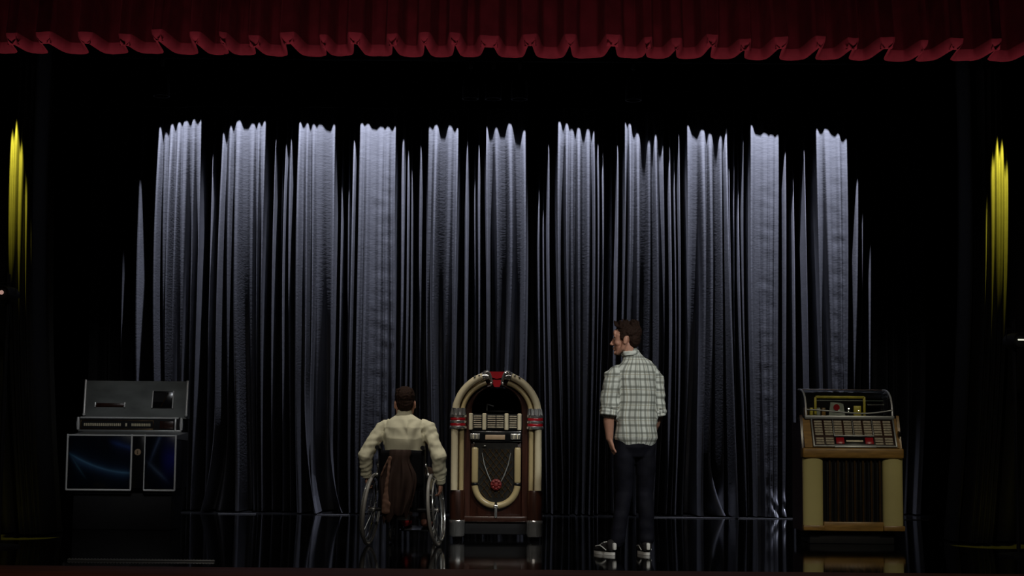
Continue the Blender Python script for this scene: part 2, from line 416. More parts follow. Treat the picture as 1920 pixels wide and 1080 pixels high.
def curtain_profile(nx, x0, x1):
    """depth behind the foremost fold at the light's edge, and how far each fold swings back towards the floor"""
    rnd = random.Random(11); pts = []
    for i, (x, py, hw) in enumerate(RIDGES):
        d = dep(py)
        keep = any(abs(x - c) < w_ for c, w_ in ((712, 36), (1435, 42), (1562, 34)))
        g = rnd.choice((-0.27, -0.20, -0.15, -0.10, -0.04, 0.06, 0.16)) if not keep else rnd.uniform(-0.12, -0.03)
        if x < 300 or x > 1600: g = -0.04
        hw *= rnd.uniform(0.55, 1.35)
        pts += [(x - hw * 0.40, d + 0.001, g), (x + hw * 0.40, d + 0.001, g)]
        if i < len(RIDGES) - 1:
            x2, py2, hw2 = RIDGES[i + 1]; gap = (x2 - hw2) - (x + hw); d2 = dep(py2)
            lo, hi = min(d, d2), max(d, d2)
            if gap < 34 and hi - lo < 0.022: v = hi + 0.0015 + 0.0004 * max(gap, 0); gv = rnd.choice((0.16, 0.24, 0.32, 0.38, 0.44))
            else: v = hi + 0.05 + 0.016 * max(gap, 0); gv = 0.2
            if keep: gv = rnd.choice((0.02, 0.06, 0.10, 0.16))
            v = min(v, 0.52)
            if gap > 4:
                pts += [(x + hw + gap * 0.30, v, gv), (x2 - hw2 - gap * 0.30, v, gv)]
            else: pts += [((x + x2) / 2, v, gv)]
    pts.sort()
    px = np.array([p[0] for p in pts]); pd = np.array([p[1] for p in pts]); pg = np.array([p[2] for p in pts])
    xs = np.linspace(x0, x1, nx)
    i = np.clip(np.searchsorted(px, xs) - 1, 0, len(px) - 2)
    t = np.clip((xs - px[i]) / np.maximum(px[i + 1] - px[i], 1e-6), 0, 1)
    t = t * t * (3 - 2 * t)                                        # keeps the folds round
    k = np.array([1, 2, 3, 2, 1], float); k /= k.sum()
    sm = lambda q: np.convolve(np.pad(q[i] * (1 - t) + q[i + 1] * t, 2, 'edge'), k, 'valid')
    return xs, sm(pd), sm(pg)

def build_curtain():
    nx, nz = 2100, 130
    x0, x1 = 150.0, 1745.0
    xs, d, g_ = curtain_profile(nx, x0, x1)
    stay = np.zeros(nx)
    for c, w_ in ((712, 40), (1435, 46), (1565, 38), (585, 18), (1365, 12)): stay = np.maximum(stay, np.exp(-((xs - c) / w_) ** 4))
    rec = 0.50 * (1 - 0.62 * stay)
    o0 = at(x0, 233, CY); o1 = at(x1, 233, CY)
    X = o0.x + (o1.x - o0.x) * (xs - x0) / (x1 - x0)
    zt, zb = 7.6, 0.012
    tz = np.concatenate([np.linspace(0, 0.45, 12)[:-1], np.linspace(0.45, 1, nz - 11)])
    co_ = np.zeros((nz, nx, 3))
    for j, t in enumerate(tz):
        z = zt + (zb - zt) * t
        dn = min(max((4.4 - z) / 4.4, 0.0), 1.0)              # 0 at the light's edge .. 1 at the floor
        sway = np.array([noise.noise(Vector((x * 0.012, z * 0.20, 3.1))) for x in xs[::12]])
        sway = np.interp(xs, xs[::12], sway)
        fan = (xs - 948) / 800.0
        dx = sway * 0.16 * dn + fan * 0.035 * dn
        rel = np.array([noise.noise(Vector((x * 0.03, z * 0.35, 9.0))) for x in xs[::6]])
        rel = np.interp(xs, xs[::6], rel)
        y = CY + d + g_ * 1.3 * dn + rel * 0.035 * dn + rec * dn * dn
        for cx, wid in ((722, 22), (1568, 18), (1440, 16)):      # creased cloth across three of the gathers
            e_ = np.exp(-((xs - cx) / wid) ** 4)
            y = y + e_ * 0.0042 * min(1, dn * 5) * np.interp(xs, xs[::6], np.array([noise.noise(Vector((x * 0.028, z * 11.0 + x * 0.015, cx))) for x in xs[::6]]))
        # gathers trail and pool near the hem
        for cx, sgn, wid, h in ((578, 1, 14, 1.5), (424, -1, 12, 1.2), (624, 1, 9, 0.9), (1334, 1, 8, 0.7)):
            if z < h:
                g = np.exp(-((xs - cx) / wid) ** 2); q = ((h - z) / h) ** 2
                dx += sgn * 0.17 * g * q; y += -0.05 * g * q
        if z < 0.30:
            g = np.exp(-((xs - 1463) / 17.0) ** 4)
            q = (0.30 - z) / 0.30
            y += -g * (0.10 * q + 0.05 * np.sin(xs * 0.32 + z * 40) * q)
        co_[j, :, 0] = X + dx; co_[j, :, 1] = y; co_[j, :, 2] = z
    idx = np.arange(nx * nz).reshape(nz, nx)
    faces = np.stack([idx[:-1, :-1], idx[1:, :-1], idx[1:, 1:], idx[:-1, 1:]], -1).reshape(-1, 4)
    me = bpy.data.meshes.new('stage_curtain')
    me.from_pydata(co_.reshape(-1, 3).tolist(), [], faces.tolist())
    return me
curtain = link_mesh('stage_curtain', build_curtain(), M['curtain'], None, 0)
tag(curtain, 'long charcoal satin stage curtain in deep folds under white wash light', 'curtain')
o = B().box((at(1482, 960, CY - 0.02).x, CY - 0.03, 0.004), (3.06, 0.025, 0.008), 0.002)
tag(o.build('floor_rail', M['rail']), 'thin grey floor rail along the foot of the lit curtain, right half', 'rail')
o = B().box((at(445, 960, CY - 0.02).x, CY - 0.03, 0.004), (0.42, 0.025, 0.008), 0.002)
tag(o.build('floor_rail', M['rail']), 'short floor rail at the curtain foot, nearer the low blue-fronted jukebox', 'rail')
o = B().box((at(625, 960, CY - 0.02).x, CY - 0.03, 0.004), (0.36, 0.025, 0.008), 0.002)
tag(o.build('floor_rail', M['rail']), 'short floor rail at the curtain foot, just left of the wheelchair', 'rail')

# black borders around the wash batten, the front one added to block spill: cloth with a slightly wavy hem
def border(name, y, zb, zt, label, wav, x0=-5.6, x1=5.6):
    nx = 500; xs = np.linspace(x0, x1, nx); rows = []
    for s in range(4):
        t = s / 3
        rows.append([(x, y + 0.012 * math.sin(x * 9 + s) + 0.01 * noise.noise(Vector((x * 3, s, 1))),
                      zt + (zb + wav * (noise.noise(Vector((x * 2.2, 5.0, y))) + 0.5 * noise.noise(Vector((x * 6.0, 2.0, y)))) - zt) * t) for x in xs])
    vs = [p for r_ in rows for p in r_]
    fs = [(j * nx + i, (j + 1) * nx + i, (j + 1) * nx + i + 1, j * nx + i + 1) for j in range(3) for i in range(nx - 1)]
    me = bpy.data.meshes.new(name); me.from_pydata(vs, [], fs)
    o = link_mesh(name, me, M['black_cloth'], None, 0)
    s_ = o.modifiers.new('t', 'SOLIDIFY'); s_.thickness = 0.006
    return tag(o, label, 'border')
BY = CY - 0.10
border('stage_border', BY, LAMP_Z - TAN * (BY - LAMP_Y), 8.0, 'black border cloth hung just above the lit part of the curtain', 0.055)
border('stage_border', 16.45, 4.42, 8.0, 'black border cloth added as a light block nearer the audience, behind the red valance', 0.02)  # cloth added to stop the wash light spilling forward

# ------------------------------------------------------------------ side legs with yellow light on their edge
def leg(px0, px1, ridge, top_py, label, seed):
    rnd = random.Random(seed)
    nx = 260; xs = np.linspace(px0, px1, nx); d = np.full(nx, 0.42)
    for (cx, hw, dd) in ridge:
        d = np.minimum(d, dd + ((xs - cx) / hw) ** 2 * 0.035)
    d = np.minimum(d, 0.42)
    k = np.ones(3) / 3; d = np.convolve(np.pad(d, 1, 'edge'), k, 'valid')
    vs = []; nz = 40
    a, b = at(px0, 540, LEG_Y).x, at(px1, 540, LEG_Y).x
    for j in range(nz):
        z = 7.5 + (0.01 - 7.5) * j / (nz - 1)
        for i in range(nx):
            x = a + (b - a) * i / (nx - 1)
            vs.append((x + 0.015 * noise.noise(Vector((x * 2, z * 0.3, seed))), LEG_Y + d[i] + 0.055 * max(0, 3.4 - z) ** 2 + 0.02 * noise.noise(Vector((x * 4, z * 0.4, seed))), z))
    fs = [(j * nx + i, (j + 1) * nx + i, (j + 1) * nx + i + 1, j * nx + i + 1) for j in range(nz - 1) for i in range(nx - 1)]
    me = bpy.data.meshes.new('side_curtain'); me.from_pydata(vs, [], fs)
    o = link_mesh('side_curtain', me, M['leg_cloth'], None, 0)
    return tag(o, label, 'curtain')
leg(-190, 66, [(10, 5, .02), (19, 5, .0), (30, 5, .01), (40, 4, .03), (47, 3, .06), (-30, 12, .2), (-70, 14, .1), (-130, 14, .15)], 228,
    'dark side curtain at the stage edge beside the low blue jukebox, yellow-lit fold', 3)
leg(1826, 2080, [(1836, 3, .13), (1856, 4, .03), (1866, 5, .0), (1876, 5, .0), (1886, 5, .01), (1896, 4, .03), (1940, 14, .2), (1990, 14, .1), (2050, 14, .1)], 255,
    'dark side curtain at the stage edge beyond the cream pilastered jukebox, yellow-lit fold', 5)
for px, py in ((28, 228), (1876, 252)):
    p = at(px, py, LEG_Y); hl, ofs, al = 0.75, 0.177, 5.0
    ax = math.atan(ofs / hl) - R(al)
    spot('yellow_spot', (p.x, LEG_Y - ofs, p.z + hl), (p.x, LEG_Y - ofs + math.tan(ax) * 2, p.z + hl - 2), YPOW, YEL, al, 0.35, 0.01)

# ------------------------------------------------------------------ red valance
def build_valance():
    nx = 1500; x0, x1 = -4.6, 4.6
    xs = np.linspace(x0, x1, nx)
    # irregular pleats: a rounded fold forward, then a flat stretch far back
    rnd = random.Random(21); edges = [-4.9]
    while edges[-1] < 4.9: edges.append(edges[-1] + rnd.uniform(0.20, 0.335))
    d = np.zeros(nx)
    for e0, e1 in zip(edges[:-1], edges[1:]):
        m = (xs >= e0) & (xs < e1); u = (xs[m] - e0) / (e1 - e0)
        on = rnd.uniform(0.58, 0.72); amp = rnd.uniform(0.26, 0.40); sk = rnd.uniform(0.35, 0.65)
        h = np.where(u < on, np.where(u < on * sk, u / (on * sk), (on - u) / (on * (1 - sk))), 0)
        h = np.clip(h, 0, 1); h = np.minimum(1, h * 2.4); h = h * h * (3 - 2 * h)
        d[m] = amp * (1 - h) + 0.012 * np.sin(u * 9 + e0 * 7) + 0.34 - amp
    k = np.ones(5) / 5; d = np.convolve(np.pad(d, 2, 'edge'), k, 'valid')
    rows = []; hem = []
    zs = [5.9, 5.2, 4.7, 4.4, 4.2, 4.05, 3.97, 3.92, 3.885]
    hz = np.array([0.012 * noise.noise(Vector((x * 1.3, 2.3, 0))) for x in xs])
    lean = np.array([0.05 * noise.noise(Vector((x * 2.9, 4.0, 0))) for x in xs])
    for z in zs:
        t = (5.9 - z) / 2.02
        rows.append(np.stack([xs + lean * t * t, 11.18 + d * (0.75 + 0.25 * t) + (z - 3.885) * 0.22, z + hz * t], -1))
    for z, back in ((3.885, 0), (3.865, 0.004), (3.845, 0.014), (3.828, 0.028), (3.815, 0.045), (3.81, 0.062)):
        # the stitched hem swings back under, so it faces down
        grad = np.gradient(d, xs); nrm = 1 / np.sqrt(1 + grad ** 2)
        hem.append(np.stack([xs + lean - back * grad * nrm * 0.8, 11.18 + d + back * nrm, z + hz], -1))
    def mesh(name, rr):
        nz = len(rr); vs = np.concatenate(rr).tolist()
        fs = [(j * nx + i, (j + 1) * nx + i, (j + 1) * nx + i + 1, j * nx + i + 1) for j in range(nz - 1) for i in range(nx - 1)]
        me = bpy.data.meshes.new(name); me.from_pydata(vs, [], fs); return me
    root = link_mesh('stage_valance', mesh('stage_valance', rows), M['valance'], None, 0)
    link_mesh('hem', mesh('hem', hem), M['valance'], root, 0)
    tag(root, 'pleated dark red velvet valance across the top of the stage opening', 'valance')
build_valance()

# ------------------------------------------------------------------ small stage gear
p = on_floor(57, 1000); g = 2880 / p.y
t = empty('floor_box', (p.x, p.y, 0))
b = B(); b.box((0, 0.05, 0.055), (0.10, 0.08, 0.10), 0.004); b.build('body', M['blackmatte'], t)
b = B(); b.box((-0.045, 0, 0.055), (0.022, 0.02, 0.11), 0.003); b.box((0, 0, 0.103), (0.11, 0.02, 0.014), 0.003); b.build('yellow_lit_edge', M['gold'], t)  # yellow spotlight on the box corner, put in as gold-coloured strips
tag(t, 'small black box with yellow spot light coloured onto its edge on the stage floor, far left', 'box')
a0, a1 = on_floor(128, 1050.5), on_floor(402, 1053.5)
t = empty('metal_strip', ((a0.x + a1.x) / 2, (a0.y + a1.y) / 2, 0.0))
L_ = (a1.x - a0.x)
B().box((0, 0, 0.006), (L_, 0.03, 0.012), 0.003).build('strip', M['brushed'], t)
b = B()
for i in range(46): b.sph((-L_ / 2 + L_ * (i + 0.5) / 46, -0.004, 0.013), (0.007, 0.009, 0.005), 8)
tag(b.build('studs', M['brushed'], t), kind='stuff')
tag(t, 'thin studded metal strip on the stage floor near its front edge', 'strip')

def lantern(px, py, Y, m, label, r=0.05, slot=None):
    p = at(px, py, Y); t = empty('stage_lantern', p)
    B().lathe([(r * 0.6, 0.30), (r * 1.25, 0.27), (r * 1.3, 0.10), (r * 1.15, 0.04), (r * 1.2, 0.0), (r * 1.0, 0.0), (r * 1.0, 0.03)], (0, 0, 0), 20, axis='Y').build('housing', M['blackmatte'], t)
    b = B()
    if slot: b.box((0, 0.0, 0), slot, 0.003)
    else: b.sph((0, 0.01, 0), (0.018, 0.008, 0.018))
    b.build('lens', m, t)
    b = B(); b.tube([(-r * 1.4, 0.15, 0), (-r * 1.4, 0.15, r * 1.8), (r * 1.4, 0.15, r * 1.8), (r * 1.4, 0.15, 0)], 0.006, 8); b.tube([(0, 0.15, r * 1.8), (0, 0.15, r * 3.4)], 0.008, 8); b.build('yoke', M['blackmatte'], t)
    B().tube([(0, 0.17, r * 3.2), (0, 0.17, -p.z + 0.02)], 0.016, 10).build('stand_pole', M['blackmatte'], t)
    B().lathe([(0.16, -p.z), (0.16, -p.z + 0.015), (0.03, -p.z + 0.03), (0.0, -p.z + 0.03)], (0, 0.17, 0), 20).build('stand_base', M['blackmatte'], t)
    tag(t, label, 'stage light')
    return t
lantern(2, 548, 12.2, M['lens_pink'], 'small stage lantern with dim pink lens below the yellow light, far left')
lantern(1915, 637, 12.2, M['lens_white'], 'small stage lantern with bright white slit lens, far right', 0.05, (0.055, 0.012, 0.012))
pipe = empty('lighting_pipe', (0, 16.0, at(940, 150, 16.0).z + 0.22))
B().tube([(-5.4, 0, 0), (5.4, 0, 0)], 0.024, 12).build('pipe', M['blackmatte'], pipe)
for px in (200, 620, 1300, 1720):
    B().tube([(at(px, 150, 16.0).x, 0, 0.02), (at(px, 150, 16.0).x, 0, 4.4)], 0.004, 6).build('cable', M['blackmatte'], pipe)
tag(pipe, 'black lighting pipe hanging in the dark above the curtain', 'pipe')
for k, (px, lab) in enumerate(((302, 'over the low jukebox side'), (882, 'left of the middle pair'), (925, 'first of the middle pair'), (974, 'second of the middle pair'), (1188, 'above the standing man'))):
    x = at(px, 160, 16.0).x
    t = empty('stage_lantern', (x, 16.0, pipe.location.z - 0.0617))
    B().lathe([(0.05, 0.12), (0.075, 0.10), (0.085, 0.0), (0.088, -0.14), (0.078, -0.14), (0.07, -0.02), (0.0, -0.02)], (0, 0.03, -0.22), 18).build('housing', M['blackmatte'], t)
    b = B(); b.tube([(-0.10, 0.03, -0.22), (-0.10, 0.03, -0.07), (0.10, 0.03, -0.07), (0.10, 0.03, -0.22)], 0.007, 8); b.build('yoke', M['blackmatte'], t)
    b = B(); b.box((0, 0, 0), (0.04, 0.075, 0.075), 0.008); b.tube([(0, 0.01, -0.03), (0, 0.03, -0.08)], 0.009, 8); b.build('clamp', M['brushed'], t)
    tag(t, 'dark stage lantern on the overhead pipe, ' + lab, 'stage light', 'lanterns on the overhead pipe')
# ------------------------------------------------------------------ arched jukebox in the middle
def arched_jukebox():
    p = on_floor(929, 1014); K = 2880 / p.y
    U = lambda px: (px - 929) / K
    Z = lambda py: (1014 - py) / K
    t = empty('arched_jukebox', (p.x, p.y, 0))
    tag(t, 'tall arched jukebox with cream tubes, chrome bands and red crown', 'jukebox')
    zc = Z(783)
    # wooden shell: an arched ring with depth
    ro, ri, zi = 0.385, 0.228, Z(774)
    n = 40
    outer = [(-ro, 0.17)] + [(ro * math.cos(R(180 - 180 * i / n)), zc + ro * math.sin(R(180 - 180 * i / n))) for i in range(n + 1)] + [(ro, 0.17)]
    inner = [(-ri, 0.17)] + [(ri * math.cos(R(180 - 180 * i / n)), zi + ri * math.sin(R(180 - 180 * i / n))) for i in range(n + 1)] + [(ri, 0.17)]
    b = B(); m_ = len(outer)
    vo = [[b.bm.verts.new((x, y, z)) for x, z in outer] for y in (0.03, 0.60)]
    vi = [[b.bm.verts.new((x, y, z)) for x, z in inner] for y in (0.045, 0.60)]
    for i in range(m_ - 1):
        b.bm.faces.new((vo[0][i], vo[0][i + 1], vi[0][i + 1], vi[0][i]))
        b.bm.faces.new((vo[1][i], vo[1][i + 1], vi[1][i + 1], vi[1][i]))
        b.bm.faces.new((vo[0][i], vo[0][i + 1], vo[1][i + 1], vo[1][i]))
        b.bm.faces.new((vi[0][i], vi[0][i + 1], vi[1][i + 1], vi[1][i]))
    b.build('shell', M['wood'], t)
    B().box((0, 0.585, 0.75), (0.46, 0.02, 1.18), 0.004).build('back_panel', M['blackmatte'], t)
    B().box((0, 0.33, 0.56), (0.455, 0.50, 0.78), 0.004).build('lower_cabinet', M['wood'], t)
    # inner window rim
    rim = [Vector((-ri, 0.05, Z(782)))] + [Vector((ri * math.cos(R(180 - 180 * i / n)), 0.05, zi + ri * math.sin(R(180 - 180 * i / n)))) for i in range(n + 1)] + [Vector((ri, 0.05, Z(782)))]
    B().tube(rim, 0.010, 10).build('window_rim', M['darkwood'], t)
    # the record changer in the dark window
    b = B()
    for k in range(7): b.lathe([(0.0, 0), (0.10, 0), (0.10, 0.004), (0.0, 0.004)], (0.02, 0.33, 0.985 + 0.014 * k), 28)
    st = b.build('record_stack', M['blackgloss'], t)
    B().lathe([(0.0, 0), (0.125, 0), (0.125, 0.012), (0.0, 0.016)], (0.02, 0.33, 1.12), 28).build('turntable', M['blackmatte'], t)
    b = B(); b.tube([(-0.09, 0.30, 0.96), (-0.09, 0.30, 1.19)], 0.004, 8); b.tube([(-0.09, 0.30, 1.19), (-0.03, 0.27, 1.17)], 0.006, 8); b.build('tone_arm', M['brushed'], t)
    # cream tubes: two nested arches and their columns
    for sgn in (-1, 1):
        for name, r0, rt, m, yy in (('outer_tube', 0.366, 0.032, M['cream'], -0.005), ('inner_tube', 0.305, 0.022, M['amber'], 0.012)):
            a1 = 70 if name == 'outer_tube' else 72
            pts = [Vector((sgn * q.x, q.y, q.z)) for q in arc(0, zc, r0, 10, a1, 26, yy)]
            B().tube(pts, rt, 18).build(name, m, t)
            B().tube([(sgn * r0, yy, Z(921)), (sgn * r0, yy, Z(807))], rt, 18).build(name.replace('tube', 'column'), m, t)
        b = B()                                                    # fine chrome strip between the arches
        b.tube([Vector((sgn * q.x, q.y, q.z)) for q in arc(0, zc, 0.332, 8, 72, 26, -0.008)], 0.005, 8)
        b.tube([(sgn * 0.332, -0.008, Z(921)), (sgn * 0.332, -0.008, Z(807))], 0.005, 8)
        b.build('chrome_strip', M['bronze'], t)
        cu = sgn * 0.338
        # chrome and red banding
        prof = []
        for (z0, z1, r_) in ((Z(808), Z(802), 0.076), (Z(797.5), Z(791.5), 0.073), (Z(787), Z(780), 0.074)):
            b = B(); b.lathe([(r_ * 0.9, z0), (r_, z0 + 0.006), (r_, z1 - 0.006), (r_ * 0.9, z1)], (cu, 0.005, 0), 28, 1.0, 0.75)
            b.build('chrome_band', M['chrome'], t)
        for (z0, z1) in ((Z(802), Z(797.5)), (Z(791.5), Z(787))):
            b = B(); b.lathe([(0.068, z0), (0.070, z0 + 0.004), (0.070, z1 - 0.004), (0.068, z1)], (cu, 0.005, 0), 28, 1.0, 0.75)
            b.build('red_band', M['redplastic'], t)
        b = B()
        for k in range(5):                                         # fluted sockets that hold the arches
            a = R(200 + 35 * k)
            b.tube([(cu + 0.058 * math.cos(a), 0.005 + 0.045 * math.sin(a), Z(782)), (cu + sgn * -0.003 + 0.054 * math.cos(a), 0.005 + 0.042 * math.sin(a), Z(769))], [0.017, 0.011], 10)
        b.lathe([(0.062, Z(782)), (0.062, Z(776)), (0.058, Z(770))], (cu, 0.005, 0), 24, 1.0, 0.7)
        b.build('fluted_socket', M['chrome'], t)
        # wooden lower column and chrome foot
        b = B(); b.lathe([(0.064, Z(979)), (0.067, Z(972)), (0.067, Z(926)), (0.060, Z(921))], (cu, 0.02, 0), 26, 1.0, 0.8); b.build('lower_column', M['darkwood'], t)
        b = B(); b.lathe([(0.050, 0.03), (0.064, Z(1006)), (0.069, Z(1000)), (0.067, Z(984)), (0.071, Z(981)), (0.071, Z(978)), (0.066, Z(976))], (cu, 0.02, 0), 26, 1.0, 0.8); b.build('chrome_foot', M['chrome'], t)
        for yy in (0.04, 0.50):
            b = B(); b.lathe([(0.020, -0.012), (0.024, -0.006), (0.024, 0.006), (0.020, 0.012)], (cu - sgn * 0.02, yy, 0.0245), 18, axis='X'); b.tube([(cu - sgn * 0.02, yy, 0.03), (cu - sgn * 0.02, yy, 0.075)], 0.008, 8); b.build('caster', M['blackmatte'], t)
        # crown scrolls
        cap = []
        b = B()
        for k in range(4):
            q = arc(0, zc, 0.366 - 0.006 * k, 70 + 2.5 * k, 74 + 2.5 * k, 3, -0.008)
            b.tube([Vector((sgn * v.x, v.y, v.z)) for v in q], 0.037 - 0.004 * k, 16)
        sc_ = [(0.118, 1.448), (0.108, 1.462), (0.088, 1.468), (0.066, 1.455), (0.053, 1.425), (0.050, 1.395), (0.036, 1.375)]
        b.tube([(sgn * x, -0.045, z) for x, z in sc_], [0.010, 0.014, 0.016, 0.016, 0.015, 0.013, 0.009], 10)
        b.sph((sgn * 0.050, -0.045, 1.365), (0.014, 0.012, 0.020), 12)
        b.build('chrome_scroll', M['chrome'], t)
        for bx, bz in ((0.155, 1.436), (0.195, 1.423)): B().sph((sgn * bx, -0.035, bz), (0.011, 0.011, 0.009), 10).build('chrome_bead', M['chrome'], t)
    b = B()
    b.prism([(-0.075, 1.470), (0.075, 1.470), (0.052, 1.42), (0.0, 1.405), (-0.052, 1.42)], -0.055, 0.03)
    b.prism([(-0.033, 1.400), (0.033, 1.400), (0.038, 1.37), (0.022, 1.335), (-0.022, 1.335), (-0.038, 1.37)], -0.050, 0.03)
    b.build('red_crown', M['redplastic'], t, 20)
    # title rack
    zt0, zt1 = Z(808), Z(780)
    B().box((0, 0.060, (zt0 + zt1) / 2), (0.448, 0.05, zt1 - zt0), 0.004).build('title_rack', M['blackmatte'], t)
    for px in (880.7, 906, 947.5, 971.7):
        b = B(); b.lathe([(0.0, zt0 - 0.004), (0.017, zt0 - 0.004), (0.019, zt0 + 0.004), (0.0185, zt1 - 0.006), (0.019, zt1 + 0.002), (0.012, zt1 + 0.008), (0.0, zt1 + 0.008)], (U(px), 0.030, 0), 20)
        b.build('rack_pillar', M['ivory'], t)
    for px0, px1 in ((886, 900.5), (912, 927), (928.5, 942), (953, 966.5)):
        for k in range(6):
            z = zt0 + (zt1 - zt0) * (0.14 + 0.72 * k / 5)
            B().box(((U(px0) + U(px1)) / 2, 0.031, z), (U(px1) - U(px0), 0.01, 0.0115), 0.002, None, 1).build('title_card', M['titles'], t)
    # selector row
    B().box((0, 0.062, (Z(831) + Z(811)) / 2), (0.44, 0.05, Z(811) - Z(831)), 0.006).build('selector_bar', M['blackgloss'], t)
    for px0, px1 in ((879.5, 898), (955, 974)):
        b = B(); b.box(((U(px0) + U(px1)) / 2, 0.026, (Z(816) + Z(827)) / 2), (U(px1) - U(px0), 0.03, Z(816) - Z(827)), 0.004)
        o = b.build('selector_box', M['chrome'], t)
        for k in range(5):
            B().box((U(px0 + 3 + (px1 - px0 - 5) * k / 4), 0.007, (Z(816) + Z(827)) / 2), (0.0075, 0.014, 0.042), 0.002, None, 1).build('key', M['ivory'] if k % 2 else M['chrome'], o)
    B().box(((U(908) + U(945)) / 2, 0.030, Z(823)), (U(945) - U(908), 0.02, Z(818.5) - Z(827.5)), 0.004).build('name_plate', M['tan'], t)
    b = B(); b.sph((U(887), 0.03, Z(834)), 0.009, 10); b.build('coin_knob', M['chrome'], t)
    b = B(); b.sph((U(907.5), 0.035, Z(839)), (0.013, 0.01, 0.007), 10); b.build('coin_slot', M['chrome'], t)
    # lower grille
    zb = Z(910); rg = 0.187
    poly = [(-rg, Z(833)), (rg, Z(833))] + [(rg * math.cos(R(-180 * i / 24)), zb + rg * math.sin(R(-180 * i / 24))) for i in range(25)]
    B().prism(poly, 0.060, 0.09).build('grille_cloth', M['grillecloth'], t)
    for sgn in (-1, 1):
        b = B(); b.box((sgn * rg, 0.045, (Z(840) + zb) / 2), (0.058, 0.045, Z(840) - zb - 0.012), 0.018, None, 3); b.build('cream_bar', M['amber'], t)
        b = B(); b.lathe([(0.031, -0.010), (0.034, -0.006), (0.034, 0.006), (0.031, 0.010)], (sgn * rg, 0.045, zb), 18, 1, 0.8); b.build('joint_ring', M['blackgloss'], t)
        B().tube([Vector((sgn * q.x, q.y, q.z)) for q in arc(0, zb, rg, -4, -86, 20, 0.045)], 0.029, 14).build('cream_bend', M['amber'], t)
    b = B(); b.box((0, 0.030, Z(960)), (0.026, 0.05, 0.115), 0.008); b.box((0, 0.016, Z(951)), (0.040, 0.03, 0.022), 0.006); b.build('chrome_clip', M['chrome'], t)
    # lattice of the grille with its lit looking V of chrome and red rosette
    b = B()
    for k in range(-5, 6):
        for s in (-1, 1):
            pts = []
            for i in range(9):
                z = Z(845) - (Z(845) - Z(935)) * i / 8; x = 0.052 * k + s * (i / 8 - 0.5) * 0.34
                wid = 0.148 if z > zb else math.sqrt(max(0.0, 0.150 ** 2 - (zb - z) ** 2))
                if abs(x) < wid: pts.append((x, 0.055, z))
            if len(pts) > 1: b.tube(pts, 0.0032, 6)
    tag(b.build('grille_lattice', M['bronze'], t), kind='stuff')
    for s in (-1, 1):
        B().tube([(s * 0.125, 0.05, Z(852)), (s * 0.105, 0.047, Z(874)), (s * 0.072, 0.045, Z(893)), (s * 0.045, 0.045, Z(905))], [0.003, 0.005, 0.006, 0.004], 8).build('grille_vee', M['brushed'], t)
    b = B(); b.lathe([(0.0, -0.022), (0.016, -0.020), (0.020, -0.010), (0.047, -0.006), (0.050, 0.0), (0.050, 0.012), (0, 0.012)], (0, 0.040, Z(911)), 24, axis='Y')
    ro_ = b.build('rosette', M['dullred'], t)
    for k in range(8):
        a = PI / 4 * k
        B().sph((0.034 * math.cos(a), 0.028, Z(911) + 0.034 * math.sin(a)), (0.012, 0.008, 0.012), 10).build('petal', M['dullred'], ro_)
    # base
    B().box((0, 0.30, 0.115), (0.60, 0.50, 0.13), 0.01).build('base', M['blackmatte'], t)
    B().box((0, 0.045, 0.185), (0.62, 0.05, 0.05), 0.01).build('base_rail', M['darkwood'], t)
    return t
arched_jukebox()

